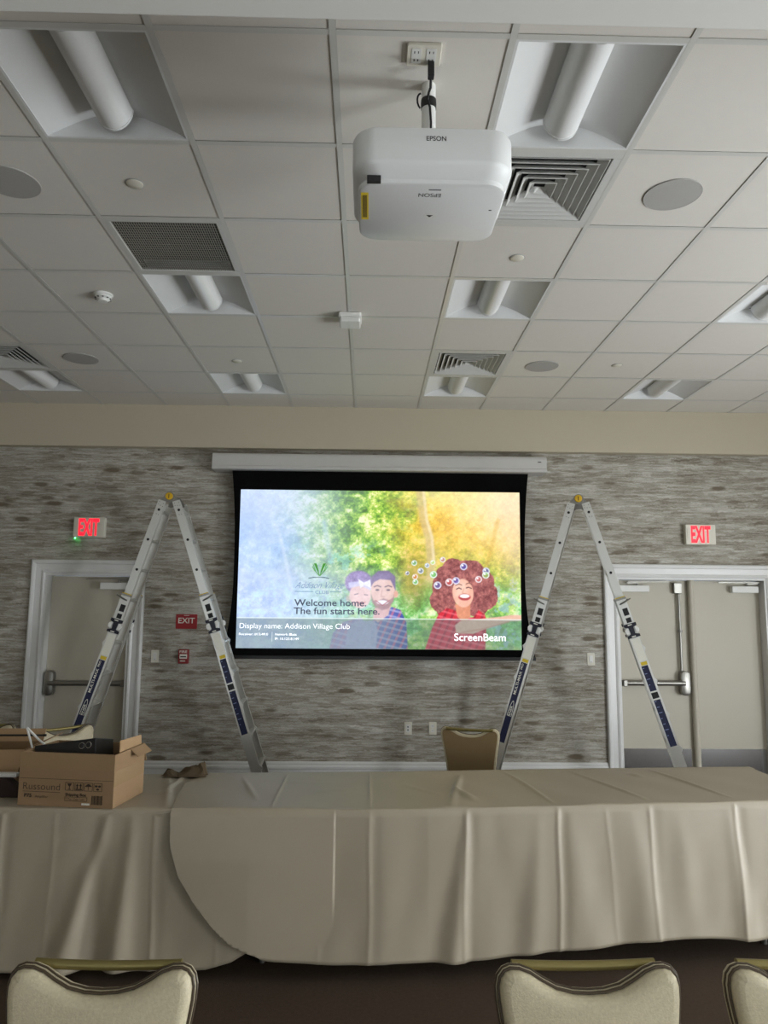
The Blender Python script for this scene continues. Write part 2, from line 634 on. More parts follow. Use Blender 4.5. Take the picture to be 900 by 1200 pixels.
# ---- doors
def casing(parent, ox, x0, x1, zt):
    """moulded casing: profile across its width w, swept up, over and down"""
    W_ = 0.128
    prof = [(0.0, 0.0), (0.0, 0.018), (0.012, 0.024), (0.026, 0.020), (0.034, 0.014), (0.062, 0.017), (0.086, 0.020), (0.092, 0.030),
            (0.112, 0.036), (0.122, 0.034), (W_, 0.026), (W_, 0.0)]
    g1, g2, g3 = G(), G(), G()
    n = len(prof)
    # each leg mitred with the head
    def sweep(gg, pa, pb):
        vs = [pa(w, d) for w, d in prof] + [pb(w, d) for w, d in prof]
        fs = [(i, (i + 1) % n, n + (i + 1) % n, n + i) for i in range(n)] + [tuple(range(n)), tuple(range(2 * n - 1, n - 1, -1))]
        gg.add(vs, fs)
    sweep(g1, lambda w, d: (x0 - w - ox, YF - d, 0), lambda w, d: (x0 - w - ox, YF - d, zt + w))
    sweep(g2, lambda w, d: (x1 + w - ox, YF - d, 0), lambda w, d: (x1 + w - ox, YF - d, zt + w))
    sweep(g3, lambda w, d: (x0 - w - ox, YF - d, zt + w), lambda w, d: (x1 + w - ox, YF - d, zt + w))
    for gg in (g1, g2, g3):
        o = gg.obj('casing', M_TRIM, parent)
    j = G()
    j.box(x0 - ox - 0.001, x0 - ox + 0.02, YF - 0.01, WT - 0.02, 0, zt)
    j.box(x1 - ox - 0.02, x1 - ox + 0.001, YF - 0.01, WT - 0.02, 0, zt)
    j.box(x0 - ox + 0.02, x1 - ox - 0.02, YF - 0.01, WT - 0.02, zt - 0.02, zt + 0.001)
    j.obj('jamb', M_TRIM, parent)


LEAF_Y = 7.10


def closer(parent, x0, x1, z, flip=1):
    b = G().box(x0, x1, LEAF_Y - 0.065, LEAF_Y, z - 0.032, z + 0.032).obj('door_closer', M_WHITE, parent, bevel=0.006)
    a = G()
    xm = x0 + (x1 - x0) * 0.62
    a.tube([(xm, LEAF_Y - 0.03, z + 0.03), (xm, LEAF_Y - 0.03, z + 0.055)], 0.012, 8)
    a.box(min(xm, xm + 0.1 * flip), max(xm, xm + 0.1 * flip), LEAF_Y - 0.045, LEAF_Y - 0.02, z + 0.05, z + 0.06)
    a.box(min(xm + 0.1 * flip, xm - 0.3 * flip), max(xm + 0.1 * flip, xm - 0.3 * flip), LEAF_Y - 0.075, LEAF_Y - 0.055, z + 0.062, z + 0.07)
    a.obj('closer_arm', M_STEEL, b)


def panic_bar(parent, x0, x1, z, head):
    """head: x of the latch case"""
    p = G().tube([(x0, LEAF_Y - 0.06, z), (x1, LEAF_Y - 0.06, z)], 0.026, 14).obj('panic_bar', M_STEEL, parent, smooth=True)
    h = G()
    pts = rrect(-0.046, 0.046, -0.115, 0.115, 0.04, 5)
    h.prism([(head + a, z + b) for a, b in pts], LEAF_Y - 0.075, LEAF_Y, 'y')
    h.obj('latch_case', M_STEEL, p, bevel=0.012, smooth=True)
    e = x1 if abs(head - x0) < abs(head - x1) else x0
    G().box(e - 0.02, e + 0.02, LEAF_Y - 0.09, LEAF_Y, z - 0.03, z + 0.03).obj('end_bracket', M_STEEL, p, bevel=0.006)


d1 = bpy.data.objects.new('door_1', None)
C.objects.link(d1)
d1.location = (0, 0, 0)
struct(d1, 'single putty painted exit door in a white moulded frame')
casing(d1, 0, D1[0], D1[1], D1[2])
leaf = G().box(D1[0] + 0.022, D1[1] - 0.022, LEAF_Y, LEAF_Y + 0.045, 0.012, D1[2] - 0.024).obj('door_leaf', M_DOOR, d1)
closer(d1, -2.56, -2.285, 1.905, 1)
panic_bar(d1, -2.99, -2.29, 0.995, -2.985)
G().box(D1[0] + 0.03, D1[1] - 0.03, LEAF_Y - 0.004, LEAF_Y, 0.02, 0.40).obj('kick_plate', M_KICK, d1)

d2 = bpy.data.objects.new('door_2', None)
C.objects.link(d2)
struct(d2, 'pair of putty painted exit doors in a white moulded frame')
casing(d2, 0, D2[0], D2[1], D2[2])
MULX = 3.125
lf1 = G().box(D2[0] + 0.022, MULX - 0.002, LEAF_Y, LEAF_Y + 0.045, 0.012, D2[2] - 0.024).obj('door_leaf', M_DOOR, d2)
lf2 = G().box(MULX + 0.002, D2[1] - 0.022, LEAF_Y, LEAF_Y + 0.045, 0.012, D2[2] - 0.024).obj('door_leaf', M_DOOR, d2)
G().tube([(MULX + 0.01, LEAF_Y - 0.03, 0), (MULX + 0.01, LEAF_Y - 0.03, D2[2] - 0.02)], 0.03, 12).obj('mullion', M_DOOR, d2, smooth=True)
closer(d2, 2.43, 2.72, 1.925, -1)
closer(d2, 3.53, 3.79, 1.925, 1)
panic_bar(d2, 2.45, 3.03, 1.03, 3.035)
G().tube([(3.015, LEAF_Y - 0.03, 1.12), (3.015, LEAF_Y - 0.03, 1.93)], 0.013, 10).obj('latch_rod', M_STEEL, d2, smooth=True)
G().box(2.965, 3.045, LEAF_Y - 0.05, LEAF_Y, 1.88, 1.985).obj('top_latch', M_STEEL, d2, bevel=0.006)
G().lathe([(0.02, -0.012), (0.022, 0), (0.02, 0.012)], 12, Matrix.Translation((3.015, LEAF_Y - 0.03, 1.52))).obj('rod_guide', M_STEEL, d2)
G().box(D2[0] + 0.03, MULX - 0.035, LEAF_Y - 0.004, LEAF_Y, 0.02, 0.415).obj('kick_plate', M_KICK, d2)
G().box(MULX + 0.035, D2[1] - 0.03, LEAF_Y - 0.004, LEAF_Y, 0.02, 0.415).obj('kick_plate', M_KICK, d2)

# ================================================================== CEILING FITTINGS
# recessed troffers
trof_labels = {
    (-2, -1): 'recessed white ceiling light between the bulkhead and a sprinkler cap tile',
    (1, -1): 'recessed white ceiling light bordering the bulkhead and the louvered diffuser beside the projector',
    (-2, 2): 'recessed white ceiling light bordering the dark return air grille',
    (1, 2): 'recessed white ceiling light midway between two square louvered diffusers',
    (4, 2): 'recessed white ceiling light three tiles out from the one above the double doors',
    (-5, 5): 'recessed white ceiling light bordering the louvered diffuser above the single door',
    (-2, 5): 'recessed white ceiling light above the ladder by the single door, near the soffit',
    (1, 5): 'recessed white ceiling light bordering the diffuser nearest the projection screen',
    (4, 5): 'recessed white ceiling light near the soffit above the double doors'}


def make_troffer():
    t = thing('ceiling_light', '', 'ceiling light', group='recessed square ceiling lights')
    h = 0.294
    hf = 0.283
    d = 0.095
    fr = G()
    for a, b, c_, e in ((-h, h, -h, -hf), (-h, h, hf, h), (-h, -hf, -hf, hf), (hf, h, -hf, hf)):
        fr.box(a, b, c_, e, -0.003, 0.012)
    fr.obj('frame', M_PAN, t)
    pan = G()
    k = 8
    for s in (-1, 1):
        prof = []
        for i in range(k + 1):
            u = i / k
            x = hf + (0.062 - hf) * u
            prof.append((s * x, d * (1 - (1 - u) ** 1.35)))
        vs = [(x, -hf, z) for x, z in prof] + [(x, hf, z) for x, z in prof]
        pan.add(vs, [(i, i + 1, k + 2 + i, k + 1 + i) for i in range(k)])
    pan.obj('reflector', M_PAN, t, smooth=True)
    top = [(-hf, 0.0)] + [(-(hf + (0.062 - hf) * i / k), d * (1 - (1 - i / k) ** 1.35)) for i in range(1, k + 1)]
    poly = top + [(-x, z) for x, z in reversed(top)]
    for s in (-1, 1):
        e = G()
        e.prism(poly, s * hf - 0.001, s * hf + 0.001, 'y')
        e.obj('end_plate', M_PAN, t)
    b = G()
    n = 14
    prof = [(0.074 * math.cos(PI + PI * i / n), 0.085 + 0.088 * math.sin(PI + PI * i / n)) for i in range(n + 1)]
    prof += [(0.06, 0.1), (-0.06, 0.1)]
    b.prism(prof, -hf + 0.004, hf - 0.055, 'y')
    lens = b.obj('lamp_basket', M_LENSW, t, smooth=True)
    c_ = G()
    prof2 = [(p[0] * 1.03, 0.085 + (p[1] - 0.085) * 1.03) for p in prof]
    c_.prism(prof2, hf - 0.055, hf - 0.045, 'y')
    c_.obj('basket_end', M_PAN, lens)
    G().box(-h, h, -h, h, 0.105, 0.115).obj('housing', M_PAN, t)
    return t


proto = make_troffer()
for i, (cell, lab) in enumerate(trof_labels.items()):
    o = proto if i == 0 else copy_tree(proto)
    o.location = (cx(cell[0]) + T / 2, cy(cell[1]) + T / 2, CEIL)
    o['label'] = lab


# square louvered diffusers
def make_diffuser():
    t = thing('air_diffuser', '', 'air vent', group='square louvered ceiling diffusers')
    h = 0.294
    f = G()
    for a, b, c_, e in ((-h, h, -h, -0.255), (-h, h, 0.255, h), (-h, -0.255, -0.255, 0.255), (0.255, h, -0.255, 0.255)):
        f.box(a, b, c_, e, -0.003, 0.006)
    f.obj('frame', M_DIFF, t, bevel=0.001, seg=1)
    for i in range(6):
        r0 = 0.245 - i * 0.037          # lower, outer lip
        r1 = r0 - 0.034                 # upper, inner edge
        q = G()
        th = 0.0025
        rings = [(r0, -0.002), (r1, 0.036), (r1 + 0.003, 0.037), (r0 + 0.003, 0.001), (r0 + 0.003, -0.002)]
        vs = [(sx * r, sy * r, z) for r, z in rings for sx, sy in ((-1, -1), (1, -1), (1, 1), (-1, 1))]
        k = len(rings)
        fs = []
        for a in range(k):
            for j in range(4):
                b = (a + 1) % k
                fs.append((a * 4 + j, a * 4 + (j + 1) % 4, b * 4 + (j + 1) % 4, b * 4 + j))
        q.add(vs, fs)
        q.obj('louver', M_DIFF, t)
    p = G()
    r = 0.026
    p.add([(-r, -r, 0), (r, -r, 0), (r, r, 0), (-r, r, 0), (0, 0, 0.02)], [(0, 1, 4), (1, 2, 4), (2, 3, 4), (3, 0, 4)])
    p.obj('center_cone', M_DIFF, t)
    G().box(-0.27, 0.27, -0.27, 0.27, 0.06, 0.07).obj('duct_plate', M_DARK, t)
    return t


dl = {(1, 0): 'square louvered air diffuser beside the hanging projector',
      (1, 4): 'square louvered air diffuser in the ceiling ahead of the projection screen',
      (-5, 4): 'square louvered air diffuser in the ceiling ahead of the single door'}
proto = make_diffuser()
for i, (cell, lab) in enumerate(dl.items()):
    o = proto if i == 0 else copy_tree(proto)
    o.location = (cx(cell[0]) + T / 2, cy(cell[1]) + T / 2, CEIL)
    o['label'] = lab

# return grille
t = thing('return_grille', 'square return air grille with fine dark slats in the ceiling', 'air vent',
          (cx(-2) + T / 2, cy(1) + T / 2, CEIL))
h = 0.294
f = G()
for a, b, c_, e in ((-h, h, -h, -0.266), (-h, h, 0.266, h), (-h, -0.266, -0.266, 0.266), (0.266, h, -0.266, 0.266)):
    f.box(a, b, c_, e, -0.004, 0.008)
f.obj('frame', M_DIFF, t, bevel=0.002, seg=1)
sl = G()
ns = 44
for i in range(ns):
    x = -0.262 + 0.524 * i / (ns - 1)
    sl.box(x - 0.002, x + 0.002, -0.266, 0.266, 0.0, 0.003)
for i in range(21):
    y = -0.25 + 0.025 * i
    sl.box(-0.266, 0.266, y - 0.0008, y + 0.0008, 0.003, 0.006)
o = sl.obj('slats', M_GRILL, t)
o['kind'] = 'stuff'
G().box(-0.27, 0.27, -0.27, 0.27, 0.06, 0.07).obj('duct_plate', M_DARK, t)


# round ceiling speakers
def make_speaker():
    t = thing('ceiling_speaker', '', 'speaker', group='round grey ceiling speakers')
    G().lathe([(0.131, 0.0), (0.131, -0.003), (0.129, -0.005), (0.125, -0.004)], 40).obj('rim', M_GREY, t, smooth=True)
    G().lathe([(0.126, -0.004), (0.06, -0.0055), (0.0005, -0.006)], 40).obj('grille', M_GREY, t, smooth=True)
    return t


sp = [((-1.66, 3.152), 'round grey ceiling speaker in the tile adjoining a sprinkler cap near the bulkhead'),
      ((1.395, 3.148), 'round grey ceiling speaker next to the louvered diffuser by the projector'),
      ((-2.28, 5.586), 'round grey ceiling speaker next to the louvered diffuser above the single door'),
      ((1.366, 5.601), 'round grey ceiling speaker next to the louvered diffuser ahead of the screen')]
proto = make_speaker()
for i, ((x, y), lab) in enumerate(sp):
    o = proto if i == 0 else copy_tree(proto)
    o.location = (x, y, CEIL - 0.0005)
    o['label'] = lab

# sprinkler caps
sc_ = [((-1.09, 3.146), 'flat round sprinkler cap beside the recessed light at the bulkhead'),
       ((0.80, 3.792), 'flat round sprinkler cap in the tile below the projector, next to the diffuser'),
       ((-1.057, 5.59), 'flat round sprinkler cap above the ladder by the single door'),
       ((1.954, 5.553), 'flat round sprinkler cap ahead of the double doors, beside a ceiling speaker tile')]
cap = G().lathe([(0.038, 0.0), (0.038, -0.004), (0.035, -0.006), (0.0005, -0.0065)], 28).mesh('sprinkler_cap', M_PLATE, smooth=True)
ring = G().lathe([(0.043, 0.0), (0.042, -0.0015), (0.0385, -0.002)], 28).mesh('escutcheon', M_GREY, smooth=True)
for (x, y), lab in sc_:
    o = bpy.data.objects.new('sprinkler_cap', cap)
    C.objects.link(o)
    o.location = (x, y, CEIL - 0.0005)
    tag(o, lab, 'sprinkler cap', 'sprinkler caps in the ceiling')
    e = bpy.data.objects.new('escutcheon', ring)
    C.objects.link(e)
    e.parent = o

# smoke detector
t = thing('smoke_detector', 'white round smoke detector on a ceiling tile', 'smoke detector', (-1.672, 4.371, CEIL))
G().lathe([(0.058, 0), (0.058, -0.010), (0.052, -0.014)], 32).obj('base', M_WHITE, t, smooth=True)
G().lathe([(0.050, -0.014), (0.050, -0.026), (0.036, -0.034), (0.030, -0.046), (0.0005, -0.048)], 32).obj('sensing_head', M_WHITE, t, smooth=True)
v = G()
for k in range(10):
    a = 2 * PI * k / 10
    M = Matrix.Rotation(a, 4, 'Z') @ Matrix.Translation((0.044, 0, -0.03))
    v.box(-0.003, 0.0065, -0.005, 0.005, -0.0015, 0.0015, M)
v.obj('vent_slots', M_DARK, t)

# access point at a grid crossing
t = thing('wireless_access_point', 'small white box device clipped under a ceiling grid crossing', 'access point', (cx(0), cy(3) - 0.02, CEIL - 0.0036))
G().prism(rrect(-0.075, 0.075, -0.075, 0.075, 0.015), -0.03, -0.0, 'z').obj('base', M_WHITE, t, bevel=0.004)
G().prism(rrect(-0.068, 0.068, -0.068, 0.068, 0.015), -0.062, -0.03, 'z').obj('cover', M_WHITE, t, bevel=0.006)

# ================================================================== PROJECTOR
PX, PY, PZ = 0.2025, 2.455, 3.145
proj = thing('projector', 'white ceiling mounted projector hanging from a pole', 'projector', (PX, PY, PZ))
rings = []
HW, HD = 0.272, 0.215


def proj_ring(inset, z, r):
    return [(x, y, z) for x, y in rrect(-HW + inset, HW - inset, -HD + inset, HD - inset, max(0.01, r), 10)]


def loft(loops, name, material, parent, smooth=True, mirror=False):
    gg = G()
    n = len(loops[0])
    vs = [p for l in loops for p in l]
    fs = []
    for i in range(len(loops) - 1):
        for j in range(n):
            fs.append((i * n + j, i * n + (j + 1) % n, (i + 1) * n + (j + 1) % n, (i + 1) * n + j))
    if mirror:      # outline is left-right symmetric: cap it with ears cut so that the scoop stays open
        for b0 in (0, (len(loops) - 1) * n):
            fs += [tuple(b0 + q for q in tri) for tri in tessellate_polygon([[Vector((x, z, 0)) for x, _, z in loops[0 if b0 == 0 else -1]]])]
    else:
        fs.append(tuple(range(n)))
        fs.append(tuple((len(loops) - 1) * n + j for j in range(n)))
    gg.add(vs, fs)
    return gg.obj(name, material, parent, smooth=smooth)


R0 = 0.085
body = loft([proj_ring(0.065, 0.0095, R0 - 0.02), proj_ring(0.05, 0.012, R0 - 0.02), proj_ring(0.025, 0.026, R0 - 0.01), proj_ring(0.008, 0.045, R0), proj_ring(0.001, 0.056, R0), proj_ring(0.0, 0.064, R0),
             proj_ring(0.0, 0.165, R0), proj_ring(0.004, 0.176, R0), proj_ring(0.02, 0.182, R0 - 0.01), proj_ring(0.05, 0.184, R0 - 0.02)],
            'body', M_PROJ, proj)
# bottom lid (the unit hangs upside down, so its lid faces the floor)
loft([[(x, y + 0.022, z) for x, y, z in proj_ring(0.027, 0.0, 0.068)], [(x, y + 0.022, z) for x, y, z in proj_ring(0.021, 0.003, 0.073)],
      [(x, y + 0.022, z) for x, y, z in proj_ring(0.02, 0.010, 0.075)], [(x, y + 0.022, z) for x, y, z in proj_ring(0.02, 0.02, 0.075)]],
     'lid', M_PROJ, proj)
text('brand_lettering', 'EPSON', M_TEXTK, proj, -0.026, 0.040, 0.128, 0.0165, -HD - 0.0006, bold=0.012)
Mb = Matrix(((1, 0, 0, 0), (0, 0, -1, 0), (0, 1, 0, 0), (0, 0, 0, 1)))
# lettering on the lid, read from the far side
Ml = Matrix.Translation((0, -0.105, -0.0004)) @ Matrix(((-1, 0, 0, 0), (0, 0, 1, 0), (0, -1, 0, 0), (0, 0, 0, 1)))
text('lid_lettering', 'EPSON', M_TEXTG, proj, -0.032, 0.045, -0.012, 0.022, 0, M=Ml, bold=0.01)
G().box(-0.012, 0.03, -0.142, -0.136, -0.0006, 0.001).obj('indicator_slot', M_TEXTG, proj)
G().prism([(0.012 * math.cos(a * PI / 8) * 2.0 + 0.006, 0.03 + 0.02 * math.sin(a * PI / 8)) for a in range(16)], -0.0005, 0.001, 'z').obj('lens_shift_panel', M_WHITE, proj)
G().prism([(-0.008, 0.022), (0.016, 0.022), (0.004, 0.036)], -0.0009, 0.0004, 'z').obj('arrow_mark', M_TEXTK, proj)
G().box(-0.222, -0.176, -0.186, -0.168, 0.0, 0.020).obj('vent_notch', M_BLACK, proj)
G().box(-0.243, -0.217, -0.115, 0.06, -0.0006, 0.002).obj('warning_label', M_YEL, proj)
G().box(-0.238, -0.222, -0.10, 0.045, -0.0009, -0.0004).obj('warning_text', mat('label_print', rgb(120, 100, 20), 0.6, var=0.6, scale=240), proj)
G().box(0.212, 0.222, -0.02, -0.014, -0.0002, 0.006).obj('sensor_window', M_BLACK, proj)
G().prism(rrect(-0.085, 0.055, HD - 0.05, HD + 0.012, 0.012, 3), 0.012, 0.06, 'z').obj('lens_ring', M_PROJ, proj, bevel=0.006)
# pole
pole = G().lathe([(0.026, 0.184), (0.026, CEIL - PZ + 0.002)], 24, Matrix.Translation((0, 0.018, 0))).obj('mount_pole', M_WHITE, proj, smooth=True)
G().lathe([(0.028, -0.018), (0.029, 0), (0.028, 0.018)], 24, Matrix.Translation((0, 0.018, CEIL - PZ - 0.075))).obj('cable_tie', M_BLACK, pole, smooth=True)
G().lathe([(0.028, -0.012), (0.029, 0), (0.028, 0.012)], 24, Matrix.Translation((0, 0.018, 0.235))).obj('pole_collar', M_STEEL, pole, smooth=True)
G().prism(rrect(-0.06, 0.06, -0.04, 0.08, 0.02), 0.182, 0.196, 'z').obj('mount_plate', M_WHITE, proj, bevel=0.003)
loop = [(-0.03 - 0.012 * math.sin(a), 0.018 - 0.02 * math.cos(a), CEIL - PZ - 0.075 + 0.03 * math.cos(a * 0.5)) for a in [PI * i / 6 for i in range(7)]]
G().tube(loop, 0.0035, 6).obj('wire_loop', M_BLACK, pole, smooth=True)
# ceiling power outlet and lead
t = thing('ceiling_outlet', 'ivory power outlet plate on the ceiling above the projector', 'outlet', (0.172, 2.31, CEIL))
G().prism(rrect(-0.06, 0.06, -0.05, 0.05, 0.006, 3), -0.012, 0.0, 'z').obj('cover_plate', M_PLATE, t, bevel=0.003)
for xx in (-0.026, 0.026):
    s_ = G().prism(rrect(xx - 0.017, xx + 0.017, -0.034, 0.034, 0.004, 3), -0.0135, -0.011, 'z').obj('receptacle', M_WHITE, t)
    for yy in (-0.018, 0.018):
        G().box(xx - 0.008, xx - 0.005, yy - 0.005, yy + 0.005, -0.014, -0.013).box(xx + 0.005, xx + 0.008, yy - 0.005, yy + 0.005, -0.014, -0.013).obj('slot', M_SCREW, s_)
CO = Vector((0.2 - PX, 2.34 - PY, CEIL - 0.05 - PZ))
MC = Matrix.Translation(CO)
pts = [(0, 0, -0.01), (0.001, 0.03, -0.035), (-0.002, 0.075, -0.02), (-0.004, 0.098, -0.03), (0.004, 0.096, -0.06), (0.008, 0.096, -0.12), (0.007, 0.096, -0.2), (0.004, 0.094, -0.255)]
cord = G().tube(pts, 0.0045, 8, M=MC).obj('power_cord', M_BLACK, proj, smooth=True)
cord['label'] = 'black power cord running up to the ceiling outlet'
G().prism(rrect(-0.011, 0.011, -0.014, 0.014, 0.004, 3), -0.02, 0.0355, 'z', MC).obj('plug', M_BLACK, cord, bevel=0.003)
G().prism(rrect(-0.009, 0.013, 0.085, 0.104, 0.004, 3), -0.265, -0.235, 'z', MC).obj('connector', M_BLACK, cord, bevel=0.002)

# ================================================================== PROJECTION SCREEN
SX0, SX1, SZ0, SZ1 = -1.222, 1.437, 1.340, 2.826
SCX = (SX0 + SX1) / 2
SYF = 6.88
scr = thing('projection_screen', 'wide motorised projection screen with black border showing a welcome slide', 'projection screen', (SCX, SYF, 1.25))


def sl_(x, z):
    return (x - SCX, z - 1.25)


case_prof = [(0.11, 3.166), (-0.055, 3.166), (-0.072, 3.158), (-0.08, 3.135), (-0.08, 3.045), (-0.088, 3.040), (-0.088, 3.014), (-0.075, 3.008), (0.11, 3.008)]
g = G().prism([(y, z - 1.25) for y, z in case_prof], -1.49 - SCX, 1.688 - SCX, 'x')
case = g.obj('case', M_CASE, scr, bevel=0.003)
G().box(1.60 - SCX, 1.635 - SCX, -0.0815, -0.079, 3.105 - 1.25, 3.113 - 1.25).obj('case_logo', M_BLACK, case)
# black masking with the tab-tensioned, inward-curving sides
zs = [1.262 + (3.012 - 1.262) * i / 24 for i in range(25)]
half = []
for z in zs:
    u = (z - 1.262) / (3.012 - 1.262)
    half.append(1.372 + 0.045 * max(0, (u - 0.55) / 0.45) ** 2 + 0.085 * max(0, (0.42 - u) / 0.42) ** 2)
poly = [(-w, z - 1.25) for w, z in zip(half, zs)] + [(w, z - 1.25) for w, z in reversed(list(zip(half, zs)))]
G().prism(poly, 0.0, 0.004, 'y').obj('black_border', M_BLACKF, scr)
G().box(-1.46, 1.46, -0.012, 0.016, 1.255 - 1.25 - 0.012, 1.275 - 1.25).obj('bottom_bar', M_BLACK, scr, bevel=0.003)


# ---- the projected slide, painted point by point on a fine grid and shown as light
def slide_image(nx, nz):
    X, Y = np.meshgrid(np.linspace(90, 790, nx), np.linspace(517, 117, nz))

    def noise(sx, sy, seed, octs=3, per=0.55):
        r = np.random.RandomState(seed)
        out = np.zeros_like(X)
        amp, tot = 1.0, 0.0
        for k in range(octs):
            gx, gy = (X - 90) / sx * 2 ** k, (Y - 117) / sy * 2 ** k
            W_, H_ = int(gx.max()) + 3, int(gy.max()) + 3
            tab = r.rand(H_, W_)
            ix, iy = gx.astype(int), gy.astype(int)
            fx, fy = gx - ix, gy - iy
            fx, fy = fx * fx * (3 - 2 * fx), fy * fy * (3 - 2 * fy)
            v = (tab[iy, ix] * (1 - fx) + tab[iy, ix + 1] * fx) * (1 - fy) + (tab[iy + 1, ix] * (1 - fx) + tab[iy + 1, ix + 1] * fx) * fy
            out += amp * v
            tot += amp
            amp *= per
        return out / tot

    def ss(a, b, x):
        t = np.clip((x - a) / (b - a), 0, 1)
        return t * t * (3 - 2 * t)

    img = np.zeros(X.shape + (3,))

    def col(*c):
        return np.array(c, float)

    def put(mask, c):
        nonlocal img
        c = np.asarray(c, float)
        mm = np.clip(mask, 0, 1)[..., None]
        img = img * (1 - mm) + c * mm

    def ell(cx_, cy_, rx, ry, soft=0.12, rot=0.0):
        dx, dy = X - cx_, Y - cy_
        if rot:
            a = math.radians(rot)
            dx, dy = dx * math.cos(a) + dy * math.sin(a), -dx * math.sin(a) + dy * math.cos(a)
        d = np.sqrt((dx / rx) ** 2 + (dy / ry) ** 2)
        return 1 - ss(1 - soft, 1 + soft, d)

    def poly_mask(pts, soft=1.2):
        inside = np.zeros(X.shape, bool)
        dist = np.full(X.shape, 1e9)
        n = len(pts)
        for i in range(n):
            x1, y1 = pts[i]
            x2, y2 = pts[(i + 1) % n]
            if y1 != y2:
                c_ = ((y1 > Y) != (y2 > Y)) & (X < (x2 - x1) * (Y - y1) / (y2 - y1) + x1)
                inside ^= c_
            vx, vy = x2 - x1, y2 - y1
            tt = np.clip(((X - x1) * vx + (Y - y1) * vy) / (vx * vx + vy * vy + 1e-9), 0, 1)
            dist = np.minimum(dist, np.hypot(X - x1 - tt * vx, Y - y1 - tt * vy))
        sd = np.where(inside, dist, -dist)
        return ss(-soft, soft, sd)

    def stroke(pts, w, soft=1.0):
        dist = np.full(X.shape, 1e9)
        for (x1, y1), (x2, y2) in zip(pts, pts[1:]):
            vx, vy = x2 - x1, y2 - y1
            tt = np.clip(((X - x1) * vx + (Y - y1) * vy) / (vx * vx + vy * vy + 1e-9), 0, 1)
            dist = np.minimum(dist, np.hypot(X - x1 - tt * vx, Y - y1 - tt * vy))
        return 1 - ss(w / 2 - soft, w / 2 + soft, dist)

    # foliage
    n1, n2 = noise(60, 50, 1), noise(24, 22, 2, 4, 0.75)

    def pal(v, stops):
        out = np.zeros_like(img)
        xs = [q[0] for q in stops]
        for ch in range(3):
            out[..., ch] = np.interp(v, xs, [q[1][ch] for q in stops])
        return out
    leaf = noise(30, 26, 3, 5, 0.82)
    leaf = np.clip((leaf - 0.5) * 2.6 + 0.5, 0, 1)
    img = pal(leaf, [(0, (62, 96, 40)), (0.3, (96, 146, 52)), (0.55, (146, 190, 72)), (0.78, (204, 222, 118)), (1, (246, 246, 196))])
    leaf2 = np.clip((noise(26, 24, 5, 5, 0.82) - 0.5) * 2.6 + 0.5, 0, 1)
    teal = pal(leaf2, [(0, (44, 110, 60)), (0.4, (74, 178, 86)), (0.7, (140, 220, 160)), (1, (226, 246, 226))])
    gold = pal(leaf2, [(0, (150, 120, 30)), (0.35, (214, 180, 48)), (0.65, (246, 222, 92)), (1, (255, 246, 190))])
    mt_ = (ss(290, 400, Y) * (0.35 + 0.65 * ss(0.4, 0.6, n1)))[..., None]
    img = img * (1 - 0.8 * mt_) + teal * 0.8 * mt_
    mg_ = (ss(330, 200, Y) * ss(400, 560, X) * ss(0.30, 0.55, noise(70, 60, 15)))[..., None]
    img = img * (1 - 0.85 * mg_) + gold * 0.85 * mg_
    put(0.55 * ss(0.52, 0.64, noise(20, 20, 14, 4, 0.75)) * ss(640, 740, X) * ss(300, 350, Y), col(150, 196, 240))
    # warm forest-floor gap in the middle
    put(0.65 * ell(525, 345, 40, 70, 0.8), col(172, 138, 74))
    put(0.4 * ell(590, 260, 60, 60, 0.8), col(196, 160, 74))
    # sun flare at the upper right
    put(0.62 * ell(700, 190, 150, 130, 0.95), col(248, 184, 60))
    put(0.45 * ss(0.48, 0.66, n2) * ell(660, 200, 180, 120, 0.7), col(250, 228, 120))
    put(0.80 * ell(760, 120, 120, 120, 0.9), col(252, 240, 222))
    put(0.55 * ell(600, 120, 110, 40, 0.9), col(252, 240, 180))
    put(0.5 * ell(790, 240, 50, 120, 0.9), col(246, 214, 190))
    # trunks
    put(0.75 * stroke([(540, 117), (548, 190), (562, 235), (568, 300), (566, 340)], 22, 5), col(206, 186, 140))
    put(0.6 * stroke([(548, 117), (556, 190), (569, 235), (574, 300)], 7, 3), col(244, 232, 200))
    put(0.35 * stroke([(700, 330), (720, 250), (735, 190)], 10, 4), col(190, 150, 60))
    # milky-white veil over the whole picture, strong blue haze on the left
    put(np.full(X.shape, 0.14), col(255, 252, 240))
    haze = 1 - ss(150, 470, X + 40 * (n1 - 0.5) - 0.12 * (Y - 300))
    put(0.97 * haze, col(196, 216, 246))
    put(0.5 * haze * np.clip((leaf - 0.5) * 1.4, 0, 1), col(240, 250, 255))
    put(0.35 * haze * ss(0.45, 0.65, n1), col(226, 236, 250))
    put(0.30 * haze * ss(0.5, 0.65, noise(34, 60, 21)), col(170, 192, 232))
    put(0.55 * haze * ss(260, 130, Y), col(222, 230, 248))
    put(0.4 * stroke([(186, 220), (205, 290), (222, 370)], 9, 4), col(232, 240, 252))
    put(0.4 * stroke([(300, 200), (318, 300)], 14, 6), col(206, 226, 250))
    put(0.7 * haze * np.clip((leaf2 - 0.45) * 2, 0, 1) * ss(310, 400, Y), col(206, 244, 250))
    put(0.45 * haze * np.clip((0.5 - leaf2) * 2, 0, 1) * ss(310, 400, Y), col(140, 176, 230))
    put(0.5 * ss(0.54, 0.66, n2) * ss(140, 60, np.abs(X - 345)) * ss(200, 300, Y), col(176, 226, 220))

